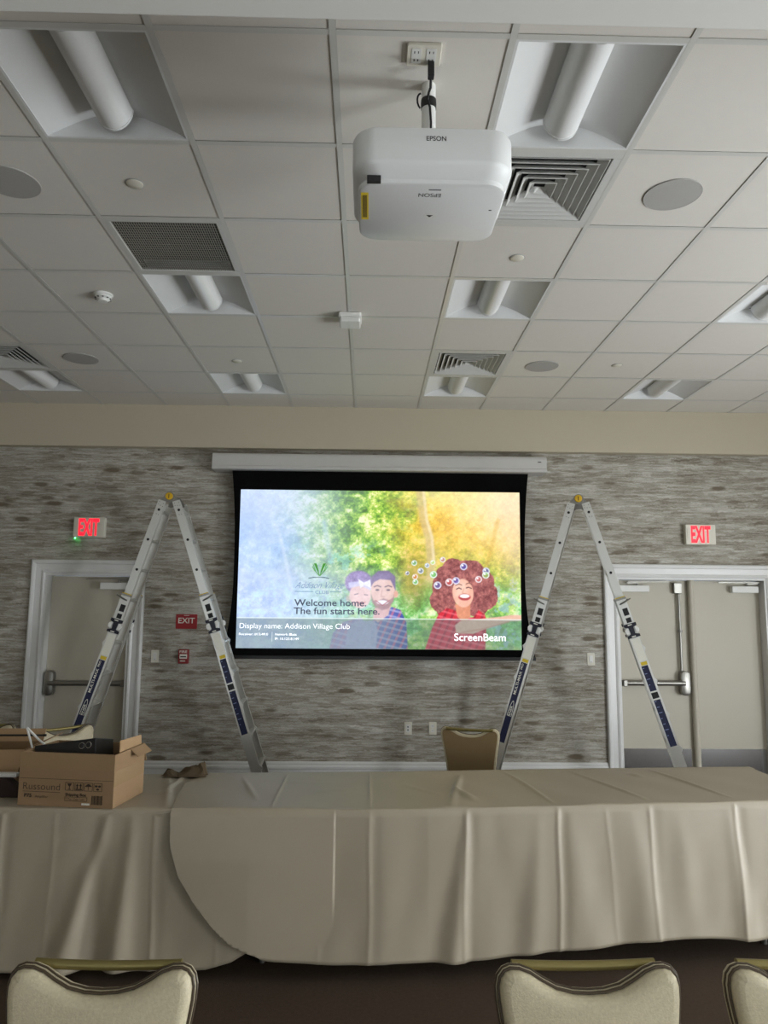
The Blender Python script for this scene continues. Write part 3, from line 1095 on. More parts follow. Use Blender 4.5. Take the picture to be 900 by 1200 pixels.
    # ---- the child and the man
    def plaid(mask, a, b, c_, k=0.12):
        base = np.zeros_like(img) + col(*a)
        u = (X * 0.8 + Y * 0.35)
        v = (Y - X * 0.25)
        s1 = 0.5 + 0.5 * np.sin(u * 0.42)
        s2 = 0.5 + 0.5 * np.sin(v * 0.42)
        m1_ = ss(0.55, 0.9, s1)[..., None]
        m2_ = ss(0.55, 0.9, s2)[..., None]
        base = base * (1 - 0.6 * m1_) + col(*b) * 0.6 * m1_
        base = base * (1 - 0.6 * m2_) + col(*c_) * 0.6 * m2_
        nonlocal_put(mask, base)

    def nonlocal_put(mask, base):
        nonlocal img
        mm = np.clip(mask, 0, 1)[..., None]
        img = img * (1 - mm) + base * mm

    curl = np.clip((noise(9, 9, 31, 4, 0.8) - 0.5) * 1.8 + 0.5, 0, 1)
    plaid(poly_mask([(432, 432), (470, 412), (492, 420), (506, 450), (510, 517), (405, 517), (418, 460)], 2), (74, 88, 156), (226, 110, 130), (190, 196, 226))
    plaid(poly_mask([(318, 517), (326, 478), (352, 450), (395, 440), (420, 470), (418, 517)], 2), (150, 140, 190), (200, 150, 180), (180, 196, 230))
    put(0.9 * poly_mask([(356, 517), (362, 470), (380, 448), (428, 446), (436, 470), (432, 517)], 3), col(168, 178, 214))
    put(poly_mask([(428, 415), (468, 408), (462, 432), (436, 452), (424, 440)], 2), col(214, 178, 172))       # man's neck
    put(ell(388, 352, 34, 30, 0.10), col(150, 134, 176) + 0 * curl[..., None] + (curl[..., None] - 0.5) * 60)   # child hair
    put(ell(392, 384, 27, 32, 0.10), col(238, 208, 200))
    put(0.8 * poly_mask([(362, 352), (396, 348), (424, 362), (420, 372), (392, 360), (364, 366)], 2), col(214, 216, 240))   # hair band
    put(poly_mask([(386, 342), (400, 352), (416, 344), (420, 366), (402, 358), (392, 366)], 1.5), col(250, 250, 252))      # bow
    put(ell(448, 372, 30, 42, 0.06), col(232, 200, 186))                # man's face
    put(poly_mask([(418, 362), (420, 336), (436, 322), (462, 321), (478, 336), (479, 372), (472, 356), (466, 345), (440, 343), (426, 350)], 2),
        col(122, 108, 140))
    put(0.85 * poly_mask([(419, 382), (424, 396), (436, 398), (449, 391), (463, 396), (474, 388), (477, 372), (474, 398), (462, 416), (446, 421), (430, 414), (421, 400)], 2.5),
        col(150, 116, 116))
    put(ell(447, 401, 14, 5.5, 0.25), col(252, 250, 250))
    put(0.8 * stroke([(430, 396), (447, 409), (464, 396)], 2.5, 1), col(160, 90, 92))
    for ex in (434, 461):
        put(0.85 * ell(ex, 370, 4.5, 2.2, 0.5), col(70, 60, 74))
        put(0.8 * stroke([(ex - 8, 362), (ex, 359), (ex + 8, 362)], 3, 1), col(96, 76, 86))
    put(0.55 * stroke([(446, 370), (443, 386), (452, 387)], 2, 1), col(176, 130, 120))
    put(ell(480, 380, 5, 9, 0.3), col(228, 180, 160))
    put(0.7 * stroke([(378, 382), (386, 380)], 2.2, 1), col(80, 66, 80))
    put(0.7 * stroke([(402, 382), (410, 383)], 2.2, 1), col(80, 66, 80))
    put(0.7 * stroke([(384, 400), (394, 404), (404, 401)], 2.4, 1), col(190, 100, 104))
    put(0.5 * ell(362, 392, 5, 8, 0.3), col(236, 200, 190))

    # ---- the laughing woman
    hair = np.zeros(X.shape)
    for hx, hy, hr in ((640, 345, 50), (612, 360, 42), (596, 395, 32), (600, 330, 22), (622, 314, 26), (664, 330, 38), (690, 350, 34), (700, 385, 32), (680, 405, 30), (618, 310, 18), (716, 372, 16), (604, 412, 26)):
        hair = np.maximum(hair, ell(hx, hy, hr, hr, 0.14))
    hair = np.clip(hair + 0.5 * (curl - 0.5) * (hair > 0.02), 0, 1)
    hc = np.zeros_like(img) + col(150, 92, 92) + (curl[..., None] - 0.5) * col(90, 80, 70)
    nonlocal_put(ss(0.3, 0.6, hair), hc)
    plaid(poly_mask([(552, 517), (570, 462), (586, 428), (606, 414), (628, 420), (640, 440), (672, 436), (684, 418), (700, 430), (704, 445), (700, 517)], 2),
          (196, 44, 64), (120, 20, 40), (232, 130, 140))
    put(poly_mask([(626, 404), (664, 404), (664, 436), (648, 452), (632, 436)], 2), col(212, 150, 122))
    put(ell(646, 376, 26, 36, 0.06, -6), col(236, 190, 172))
    put(0.5 * ell(640, 366, 16, 20, 0.7), col(250, 226, 214))
    put(0.85 * stroke([(630, 366), (636, 363), (642, 366)], 2.4, 0.8), col(70, 40, 44))
    put(0.85 * stroke([(654, 363), (660, 361), (667, 364)], 2.4, 0.8), col(70, 40, 44))
    put(0.7 * stroke([(628, 357), (636, 353), (643, 356)], 2.4, 0.9), col(96, 60, 56))
    put(0.7 * stroke([(654, 353), (661, 350), (668, 354)], 2.4, 0.9), col(96, 60, 56))
    put(ell(650, 386, 15, 8.5, 0.15), col(170, 70, 76))
    put(ell(650, 383.5, 12.5, 5, 0.2), col(252, 250, 250))
    put(0.5 * stroke([(648, 364), (645, 376), (654, 377)], 2, 1), col(190, 130, 110))
    # outstretched arm and hand
    put(poly_mask([(640, 446), (690, 440), (740, 434), (764, 430), (790, 430), (790, 444), (760, 446), (720, 458), (670, 478), (628, 476), (626, 456)], 2), col(226, 190, 172))
    put(0.6 * stroke([(640, 475), (700, 464), (760, 447)], 4, 2), col(196, 140, 124))
    put(0.34 * ss(520, 440, X) * ss(300, 340, Y), col(226, 228, 250))
    put(0.10 * ss(540, 560, X), col(255, 240, 230))
    gr = (np.clip(noise(9, 9, 41, 3, 0.8), 0, 1) - 0.5)[..., None]
    img = np.clip(img + gr * 26, 0, 255)
    # soap bubbles
    for bx, by, br, cc in ((525, 301, 7, (90, 170, 150)), (541, 321, 7.5, (90, 120, 190)), (557, 307, 6, (120, 150, 220)), (508, 327, 5, (80, 90, 170)), (527, 336, 7, (210, 120, 70)),
                           (528, 349, 7, (90, 190, 130)), (571, 299, 6, (170, 220, 120)), (573, 330, 9, (90, 190, 120)), (596, 292, 7, (180, 120, 170)), (583, 357, 9.5, (100, 120, 200)),
                           (612, 349, 9.5, (220, 110, 110)), (629, 345, 9, (70, 80, 190)), (648, 309, 9, (70, 90, 200)), (685, 341, 8.5, (230, 150, 150)), (704, 320, 9, (60, 70, 190)), (703, 330, 9, (150, 220, 110))):
        put(0.55 * ell(bx, by, br, br, 0.1), col(*cc))
        ring_ = ell(bx, by, br, br, 0.1) - ell(bx, by, br * 0.68, br * 0.68, 0.15)
        put(0.85 * ring_, col(246, 248, 252))
        put(ell(bx - br * 0.3, by - br * 0.3, br * 0.28, br * 0.28, 0.4), col(255, 255, 255))
    # caption band
    band = ss(442.5, 443.5, Y)
    tint = np.zeros_like(img) + col(118, 132, 132)
    nonlocal_put(0.50 * band, tint)
    put(0.8 * (1 - ss(0.8, 1.8, np.abs(Y - 442))), col(236, 246, 244))
    # leaf emblem, its ground line and the side rules of the club badge
    for s in (-1, 1):
        put(poly_mask([(291, 336), (291 + s * 3, 322), (291 + s * 8, 305), (291 + s * 15, 304), (291 + s * 9, 318)], 0.6), col(76, 140, 58))
        for k in range(2):
            put(0.9 * stroke([(291 + s * 1, 335), (291 + s * (10 + 3 * k), 322 - 3 * k + 3), (291 + s * (16 + 2 * k), 308 + 5 * k)], 1.8, 0.6), col(86, 148, 70))
    put(0.9 * stroke([(264, 342), (278, 339.5), (292, 339), (304, 340), (314, 342.5)], 1.8, 0.6), col(60, 84, 96))
    put(0.8 * stroke([(231, 375.5), (275, 375.5)], 1.3, 0.6), col(96, 130, 160))
    put(0.8 * stroke([(318, 375.5), (344, 375.5)], 1.3, 0.6), col(96, 130, 160))
    put(0.9 * stroke([(177.5, 477), (177.5, 500)], 1.2, 0.5), col(236, 242, 246))
    grey = img.mean(-1, keepdims=True)
    img = np.clip(grey + (img - grey) * 1.22, 0, 255)
    img = 255 * (img / 255) ** 1.12
    return np.clip(img, 0, 255)


NXI, NZI = 560, 316
im = slide_image(NXI, NZI) / 255.0
imlin = np.where(im <= 0.04045, im / 12.92, ((im + 0.055) / 1.055) ** 2.4)
vx, vz = np.meshgrid(np.linspace(SX0 - SCX, SX1 - SCX, NXI), np.linspace(SZ0 - 1.25, SZ1 - 1.25, NZI))
co = np.stack([vx, np.full_like(vx, -0.0015), vz], -1).reshape(-1, 3)
idx = np.arange(NXI * NZI).reshape(NZI, NXI)
quads = np.stack([idx[:-1, :-1], idx[:-1, 1:], idx[1:, 1:], idx[1:, :-1]], -1).reshape(-1, 4)
me = bpy.data.meshes.new('projected_slide')
me.vertices.add(len(co))
me.vertices.foreach_set('co', co.ravel())
me.loops.add(len(quads) * 4)
me.loops.foreach_set('vertex_index', quads.ravel().astype(np.int32))
me.polygons.add(len(quads))
me.polygons.foreach_set('loop_start', np.arange(0, len(quads) * 4, 4, dtype=np.int32))
me.polygons.foreach_set('loop_total', np.full(len(quads), 4, dtype=np.int32))
me.update(calc_edges=True)
at = me.attributes.new('slide', 'FLOAT_COLOR', 'POINT')
at.data.foreach_set('color', np.concatenate([imlin.reshape(-1, 3), np.ones((len(co), 1))], 1).ravel())
ms = bpy.data.materials.new('projected_light')
ms.use_nodes = True
nt = ms.node_tree
b = nt.nodes['Principled BSDF']
an = nt.nodes.new('ShaderNodeAttribute')
an.attribute_name = 'slide'
nt.links.new(an.outputs['Color'], b.inputs['Emission Color'])
b.inputs['Emission Strength'].default_value = 0.95
b.inputs['Base Color'].default_value = (0.05, 0.05, 0.05, 1)
b.inputs['Roughness'].default_value = 0.9
b.inputs['Specular IOR Level'].default_value = 0.0
me.materials.append(ms)
slide = bpy.data.objects.new('projected_slide', me)
C.objects.link(slide)
slide.parent = scr
slide['label'] = 'bright slide of laughing people blowing bubbles in a sunny garden'


def sx_(X):
    return SX0 - SCX + (X - 90) / 700 * (SX1 - SX0)


def sz_(Y):
    return SZ1 - 1.25 - (Y - 117) / 400 * (SZ1 - SZ0)


HZ = (SZ1 - SZ0) / 400
T_DARK = glow('slide_text_dark', rgb(58, 64, 82), 1.0)
T_WHITE = glow('slide_text_white', rgb(250, 252, 255), 1.0)
T_BLUE = glow('slide_text_slate', rgb(96, 116, 150), 1.0)
for body_, m_, a, b_, base, hh, kw in (
        ('Welcome home.', T_DARK, 230, 407, 411, 16, dict(bold=0.014)),
        ('The fun starts here.', T_DARK, 229, 440, 431.5, 16, dict(bold=0.014)),
        ('Display name: Addison Village Club', T_WHITE, 98, 367, 468, 13, dict(bold=-0.008)),
        ('Receiver: #13.49.0', T_WHITE, 97, 168, 485, 5.5, dict(bold=0.008)),
        ('Network: Music', T_WHITE, 185, 238, 485, 5.5, dict(bold=0.008)),
        ('IP: 10.123.8.149', T_WHITE, 185, 243, 496, 5.5, dict(bold=0.008)),
        ('ScreenBeam', T_WHITE, 624, 751, 495, 18, dict(bold=0.008)),
        ('Addison Village', T_BLUE, 231, 352, 367, 16, dict(shear=0.55, bold=-0.006)),
        ('CLUB', T_BLUE, 281, 314, 381, 8, dict(bold=0.0))):
    text('slide_lettering', body_, m_, slide, sx_(a), sx_(b_), sz_(base), hh * HZ, -0.0035, **kw)

# ================================================================== WALL FITTINGS
def exit_sign(x, z, lab, led):
    t = thing('exit_sign', lab, 'exit sign', (x, YF, z), group='lit exit signs above the doors')
    w, h_ = 0.146, 0.097
    bd = G().prism(rrect(-w, w, -h_, h_, 0.008, 3), -0.055, 0.0, 'y').obj('housing', M_PLATE, t, bevel=0.004)
    G().prism(rrect(-w + 0.014, w - 0.014, -h_ + 0.012, h_ - 0.012, 0.006, 3), -0.0575, -0.054, 'y').obj('face_plate', M_PLATE, t)
    text('exit_lettering', 'EXIT', M_EXITRED, t, -0.096, 0.096, -0.072, 0.150, -0.0585, bold=0.035)
    if led:
        G().lathe([(0.005, 0), (0.005, -0.006), (0.002, -0.008)], 10, Matrix.Translation((-w + 0.012, -0.03, -h_))).obj('status_light', M_GREENLED, t)
    return t


exit_sign(-2.66, 2.455, 'lit red exit sign above the single door, with a green status light', True)
exit_sign(3.205, 2.447, 'lit red exit sign above the double doors', False)

t = thing('exit_placard', 'flat red placard reading EXIT on the wall beside the single door', 'sign', (-1.713, YF, 1.576))
G().prism(rrect(-0.1, 0.1, -0.068, 0.068, 0.006, 3), -0.004, 0.0, 'y').obj('plate', M_RED, t)
text('lettering', 'EXIT', M_LABW, t, -0.077, 0.077, -0.015, 0.05, -0.0048, bold=0.012)
G().box(-0.025, 0.025, -0.0048, -0.0038, 0.054, 0.058).obj('small_print', M_LABW, t)

t = thing('fire_alarm_pull', 'red fire alarm pull station on the papered wall', 'fire alarm', (-1.722, YF, 1.253))
G().prism(rrect(-0.048, 0.048, -0.066, 0.066, 0.006, 3), -0.035, 0, 'y').obj('case', M_REDD, t, bevel=0.005)
G().prism(rrect(-0.032, 0.036, -0.02, 0.022, 0.004, 3), -0.045, -0.034, 'y').obj('pull_handle', M_LABW, t, bevel=0.003)
G().box(-0.024, 0.03, -0.047, -0.044, -0.006, 0.004).obj('handle_slot', M_BLACK, t)
text('lettering', 'FIRE', M_LABW, t, -0.035, 0.036, 0.034, 0.022, -0.036, bold=0.02)
G().box(-0.03, 0.02, -0.0362, -0.0345, -0.045, -0.036).obj('small_print', M_LABW, t)


def plate(name, x, z, lab, cat, kind):
    t = thing(name, lab, cat, (x, YF, z))
    G().prism(rrect(-0.036, 0.036, -0.058, 0.058, 0.006, 3), -0.007, 0.0, 'y').obj('cover_plate', M_PLATE, t, bevel=0.002)
    if kind == 'switch':
        G().prism(rrect(-0.0165, 0.0165, -0.033, 0.033, 0.003, 2), -0.011, -0.006, 'y').obj('rocker', M_WHITE, t, bevel=0.002)
        G().box(-0.003, 0.003, -0.0125, -0.0105, -0.028, -0.024).obj('indicator', M_SCREW, t)
    elif kind == 'outlet':
        for s in (-1, 1):
            r_ = G().prism([(0.0165 * math.cos(a * PI / 8), s * 0.020 + 0.0145 * math.sin(a * PI / 8)) for a in range(16)], -0.009, -0.006, 'y').obj('receptacle', M_WHITE, t)
            G().box(-0.008, -0.0055, -0.0098, -0.0088, s * 0.02 - 0.004, s * 0.02 + 0.006).box(0.0055, 0.008, -0.0098, -0.0088, s * 0.02 - 0.004, s * 0.02 + 0.006).obj('slots', M_SCREW, r_)
    else:
        G().prism(rrect(-0.02, 0.02, -0.036, 0.036, 0.003, 2), -0.009, -0.006, 'y').obj('insert', M_WHITE, t, bevel=0.001)
        for s in (-1, 1):
            G().box(-0.007, 0.007, -0.0098, -0.0088, s * 0.014 - 0.006, s * 0.014 + 0.006).obj('jack', M_TEXTG, t)


plate('light_switch', -1.994, 1.252, 'ivory light switch between the single door and the fire alarm', 'light switch', 'switch')
plate('light_switch', 2.12, 1.253, 'ivory light switch beside the double door frame', 'light switch', 'switch')
plate('data_jack', 0.384, 0.607, 'ivory data jack plate low on the wall beside a power outlet', 'wall plate', 'data')
plate('wall_outlet', 0.615, 0.608, 'ivory power outlet low on the wall behind the lone chair', 'outlet', 'outlet')


# ================================================================== LADDERS
def make_ladder(lab, loc, rz, zt, a_left, a_right, slogan):
    L = thing('articulated_ladder', lab, 'ladder', loc, rz, 'aluminium ladders opened in front of the wall')
    W_IN, W_OUT0, W_OUT1 = 0.155, 0.182, 0.235      # half widths: inner, outer at top, outer at foot
    for s, a in ((-1, a_left), (1, a_right)):
        ca, sa = math.cos(a), math.sin(a)
        length = (zt - 0.005) / ca
        # leg frame: local X across the rail, local Y along the rungs, local Z down the leg
        base = Matrix(((ca, 0, s * sa, s * 0.058), (0, 1, 0, 0), (s * sa, 0, -ca, zt - 0.03), (0, 0, 0, 1)))
        length = (zt - 0.03) / ca - 0.012
        for side in (-1, 1):
            y = side * W_IN
            r = G()
            # C-channel inner rail: web plus two flanges turned inward, top cut on the slant
            r.box(-0.033, 0.033, y - 0.003, y + 0.003, 0.02, 1.5, base)
            yi = y - side * 0.022
            r.box(-0.033, -0.029, min(y, yi), max(y, yi), 0.02, 1.5, base)
            r.box(0.029, 0.033, min(y, yi), max(y, yi), 0.02, 1.5, base)
            r.box(-0.033, 0.033, min(y, y + side * 0.004), max(y, y + side * 0.004), 0.0, 0.09, base)
            rail = r.obj('inner_rail', M_ALU, L)
            hl = G()
            for tt in (0.085, 0.355, 0.625):
                M = base @ Matrix.Translation((0, y + side * 0.003, tt)) @ Matrix.Rotation(PI / 2, 4, 'X')
                hl.lathe([(0.0115, -0.0024), (0.0115, 0.0024)], 12, M)
            hl.obj('lock_hole', M_SCREW, rail)
            rv = G()
            for dx, dt in ((-0.018, 0.018), (0.018, 0.024), (-0.02, 0.04), (0.0, 0.046), (0.02, 0.05), (-0.008, 0.125), (0.012, 0.128)):
                M = base @ Matrix.Translation((dx, y + side * 0.004, dt)) @ Matrix.Rotation(PI / 2, 4, 'X')
                rv.lathe([(0.004, -0.002), (0.004, 0.002)], 8, M)
            rv.obj('rivet', M_STEEL, rail)
            # outer rail, flaring towards the foot
            t0, t1 = 0.845, length

            def yo(tt):
                u = max(0.0, (tt - 1.35) / (t1 - 1.35))
                return side * (W_OUT0 + (W_OUT1 - W_OUT0) * u)
            orr = G()
            for (ta, tb) in ((t0, 1.35), (1.35, t1)):
                for x0, x1, dy0, dy1 in ((-0.040, 0.040, -0.003, 0.003), (-0.040, -0.035, -0.026, -0.003), (0.035, 0.040, -0.026, -0.003)):
                    vs = []
                    for tt in (ta, tb):
                        for dy in (dy0, dy1):
                            for x in (x0, x1):
                                vs.append((x, yo(tt) + side * dy, tt))
                    orr.add(vs, [(0, 2, 3, 1), (4, 5, 7, 6), (0, 1, 5, 4), (2, 6, 7, 3), (0, 4, 6, 2), (1, 3, 7, 5)], base)
            outer = orr.obj('outer_rail', M_ALU, L)

            def sticker(name, x0, x1, ta, tb, m_, lift=0.0036):
                gg = G()
                vs = [(x, yo(tt) + side * lift, tt) for tt in (ta, tb) for x in (x0, x1)]
                vs += [(x, yo(tt) + side * (lift - 0.001), tt) for tt in (ta, tb) for x in (x0, x1)]
                gg.add(vs, [(0, 1, 3, 2), (4, 6, 7, 5), (0, 4, 5, 1), (2, 3, 7, 6), (0, 2, 6, 4), (1, 5, 7, 3)], base)
                return gg.obj(name, m_, outer)
            # bracket at the top of the outer section and the sliding lock
            k = G()
            k.box(-0.044, 0.044, yo(0.9) - 0.006, yo(0.9) + 0.006, 0.845, 0.862, base)
            k.obj('guide_bracket', M_STEEL, L)
            sticker('yellow_tape', -0.04, 0.04, 0.838, 0.8449, M_YEL)
            hook = G()
            hook.tube([base @ Vector((-0.02 * s, yo(.9) + side * .004, 0.895)), base @ Vector((0.02 * s, yo(.9) + side * .014, 0.887)), base @ Vector((0.075 * s, yo(.9) + side * .012, 0.872))], [0.006, 0.007, 0.005], 8)
            hook.obj('latch_hook', M_STEEL, L, smooth=True)
            sticker('warning_label', -0.016, 0.026, 0.935, 0.995, M_TEXTK)
            sticker('warning_label', -0.016, 0.024, 1.015, 1.055, M_TEXTK)
            tc = 1.118
            lk = G()
            lk.prism([(-0.05, tc - 0.055), (0.05, tc - 0.055), (0.05, tc - 0.032), (0.02, tc - 0.02), (0.018, tc + 0.03), (0.05, tc + 0.042), (0.05, tc + 0.062), (-0.05, tc + 0.062), (-0.05, tc + 0.042), (-0.018, tc + 0.03), (-0.02, tc - 0.02), (-0.05, tc - 0.032)],
                     min(yo(1.1), yo(1.1) + side * 0.016), max(yo(1.1), yo(1.1) + side * 0.016), 'y', base)
            lock = lk.obj('rung_lock', M_LOCK, L)
            for q in (-1, 1):
                lv = G()
                lv.prism([(q * 0.026, tc - 0.026), (q * 0.05, tc - 0.018), (q * 0.058, tc), (q * 0.05, tc + 0.026), (q * 0.026, tc + 0.026)],
                         min(yo(1.1) + side * .004, yo(1.1) + side * 0.022), max(yo(1.1) + side * .004, yo(1.1) + side * 0.022), 'y', base)
                lv.obj('lever', M_WHITE, lock, bevel=0.003)
            bars = G()
            for dt in (-0.044, 0.052):
                bars.box(-0.018, 0.014, min(yo(1.1) + side * .016, yo(1.1) + side * .018), max(yo(1.1) + side * .016, yo(1.1) + side * .018), tc + dt - 0.004, tc + dt + 0.004, base)
            bars.obj('lock_mark', M_LABW, lock)
            # printed labels on the outer face
            sticker('white_notice', -0.03, 0.034, 1.19, 1.375, M_LABW)
            sticker('yellow_notice', -0.024, 0.026, 1.382, 1.41, M_YEL)
            lx0, lx1 = -0.028, 0.024
            if slogan == s:
                sticker('brand_label', lx0, lx1, 1.415, 2.1, M_BLUE)
                if side == -1:
                    # lettering climbs the rail, fitted on the flared face
                    def TM(tt):
                        # text x -> up the leg (toward smaller t), text z -> across the rail
                        col_x = Vector((0, 0, -1))
                        col_z = Vector((-1, 0, 0))
                        Mx = Matrix(((0, 0, -1, 0), (0, 1, 0, yo(tt) - 0.0042), (-1, 0, 0, tt), (0, 0, 0, 1)))
                        return base @ Mx
                    text('brand_lettering', 'MULTI-MAX', M_LABW, outer, 0.0, 0.20, -0.002, 0.021, 0, M=TM(1.69), bold=0.02)
                    text('brand_lettering', 'PRO', M_LABW, outer, 0.0, 0.05, 0.004, 0.015, 0, M=TM(1.475), bold=0.02)
                    ov = G()
                    M = TM(1.86)
                    rng_ = [(0.118 * math.cos(q * PI / 12), 0.0, 0.019 * math.sin(q * PI / 12)) for q in range(24)]
                    rin = [(0.110 * math.cos(q * PI / 12), 0.0, 0.0145 * math.sin(q * PI / 12)) for q in range(24)]
                    ov.add(rng_ + rin, [(q, (q + 1) % 24, 24 + (q + 1) % 24, 24 + q) for q in range(24)], M)
                    ov.obj('brand_oval', M_LABW, outer)
                    text('brand_lettering', 'WERNER', M_LABW, outer, -0.075, 0.075, -0.0075, 0.016, 0, M=M, bold=0.02)
            else:
                sticker('instruction_label', lx0, lx1, 1.415, 1.62, M_BLUE)
                sticker('instruction_label', lx0, lx1, 1.632, 1.68, M_TEXTK)
                sticker('instruction_label', lx0, lx1, 1.692, 2.06, M_BLUE)
                sm = G()
                for q in range(13):
                    tt = 1.43 + 0.045 * q
                    if 1.6 < tt < 1.7:
                        continue
                    ww = 0.012 + 0.008 * ((q * 7) % 3)
                    vs = [(x, yo(t_) + side * 0.0046, t_) for t_ in (tt, tt + 0.006) for x in (-0.022, -0.022 + ww)]
                    sm.add(vs, [(0, 1, 3, 2)], base)
                sm.obj('small_print', mat('pale_blue_print', rgb(120, 130, 170), 0.6), outer)
            # rubber foot
            ft = G()
            yf = yo(t1)
            ft.box(-0.05, 0.05, yf - 0.022, yf + 0.012, t1 - 0.05, t1 + 0.004, base)
            ft.obj('foot', M_BLACK, outer)
        # rungs
        for tt in (0.085, 0.355, 0.625, 0.895):
            rg = G()
            rg.prism([(0.026 * math.cos(q * PI / 6), tt + 0.014 * math.sin(q * PI / 6)) for q in range(12)], -W_IN + 0.003, W_IN - 0.003, 'y', base)
            rg.obj('rung', M_ALU, L)
        for tt in (1.28, 1.55, 1.82, 2.09, 2.36):
            u = max(0.0, (tt - 1.35) / (length - 1.35))
            w = W_OUT0 + (W_OUT1 - W_OUT0) * u
            rg = G()
            rg.prism([(s * 0.014 + 0.032 * math.cos(q * PI / 6), tt + 0.015 * math.sin(q * PI / 6)) for q in range(12)], -w + 0.003, w - 0.003, 'y', base)
            rg.obj('rung', M_ALU, L)
            for side in (-1, 1):
                br = G()
                br.prism([(s * 0.04, tt - 0.03), (s * 0.056, tt), (s * 0.04, tt + 0.03)], side * (w - 0.02) - 0.018, side * (w - 0.02) + 0.018, 'y', base)
                br.obj('rung_bracket', M_ALU, L)
    # hinges
    for side in (-1, 1):
        y = side * W_IN
        M = Matrix.Translation((0, y, zt)) @ Matrix.Rotation(PI / 2, 4, 'X')
        hg = G()
        hg.lathe([(0.044, -0.006), (0.046, 0.0), (0.044, 0.006)], 24, M)
        for s, a in ((-1, a_left), (1, a_right)):
            hg.prism([(s * 0.0, zt + 0.040), (s * 0.066, zt - 0.010), (s * 0.08, zt - 0.07), (s * 0.03, zt - 0.05), (0, zt - 0.03)], y - 0.0025, y + 0.0025, 'y')
        hinge = hg.obj('hinge', M_STEEL, L)
        kn = G()
        kn.lathe([(0.031, -0.004), (0.032, 0.012), (0.027, 0.018), (0.0005, 0.018)], 20, Matrix.Translation((0, y + side * 0.006, zt + 0.006)) @ Matrix.Rotation(-side * PI / 2, 4, 'X'))
        knob = kn.obj('hinge_knob', M_YELK, hinge, smooth=True)
        G().box(-0.003, 0.003, min(y + side * .0235, y + side * .0255), max(y + side * .0235, y + side * .0255), zt - 0.012, zt + 0.024).obj('knob_mark', M_INK, knob)
    return L


make_ladder('aluminium articulated ladder standing open in front of the single door', (-1.735, 6.42, 0), math.radians(3.4), 2.655, math.radians(17.2), math.radians(18.6), -1)
make_ladder('aluminium articulated ladder standing open in front of the double doors', (1.83, 6.28, 0), math.radians(-16.5), 2.655, math.radians(17.0), math.radians(17.6), -1)

# ================================================================== TABLES AND CLOTHS
def folding_table(lab, loc, rz, w, d):
    t = thing('folding_table', lab, 'table', loc, rz, 'folding tables under the cloths')
    G().box(-w / 2, w / 2, -d / 2, d / 2, 0.715, 0.738).obj('tabletop', M_CARDIN, t, bevel=0.004)
    G().box(-w / 2 + 0.04, w / 2 - 0.04, -d / 2 + 0.04, -d / 2 + 0.06, 0.68, 0.715).box(-w / 2 + 0.04, w / 2 - 0.04, d / 2 - 0.06, d / 2 - 0.04, 0.68, 0.715).obj('apron', M_STEEL, t)
    for s in (-1, 1):
        for q in (-1, 1):
            G().tube([(s * (w / 2 - 0.25), q * (d / 2 - 0.09), 0.0), (s * (w / 2 - 0.25), q * (d / 2 - 0.09), 0.715)], 0.014, 10).obj('leg', M_STEEL, t, smooth=True)
        G().tube([(s * (w / 2 - 0.25), -d / 2 + 0.09, 0.2), (s * (w / 2 - 0.25), d / 2 - 0.09, 0.2)], 0.01, 8).obj('stretcher', M_STEEL, t, smooth=True)


folding_table('long folding table hidden under the beige cloth that carries the shipping box', (-1.45, 4.092, 0), math.radians(-0.6), 2.40, 0.66)
folding_table('long folding table hidden under the beige cloth with the rounded corner', (1.13, 4.20, 0), math.radians(5.2), 2.40, 0.68)


def interp(x, pts):
    return float(np.interp(x, [p[0] for p in pts], [p[1] for p in pts]))


def sm(x, w):
    """narrow pressed ridge"""
    return math.exp(-(x / w) ** 2)


YFRONT = [(-3.2, 3.76), (-1.78, 3.735), (-0.6, 3.712), (0.0, 3.702), (0.3, 3.715), (1.89, 3.868), (2.6, 3.935)]
YBACK = [(-3.2, 4.43), (-1.19, 4.44), (0.1, 4.505), (0.9, 4.58), (2.4, 4.69), (2.6, 4.70)]
ZT = 0.752


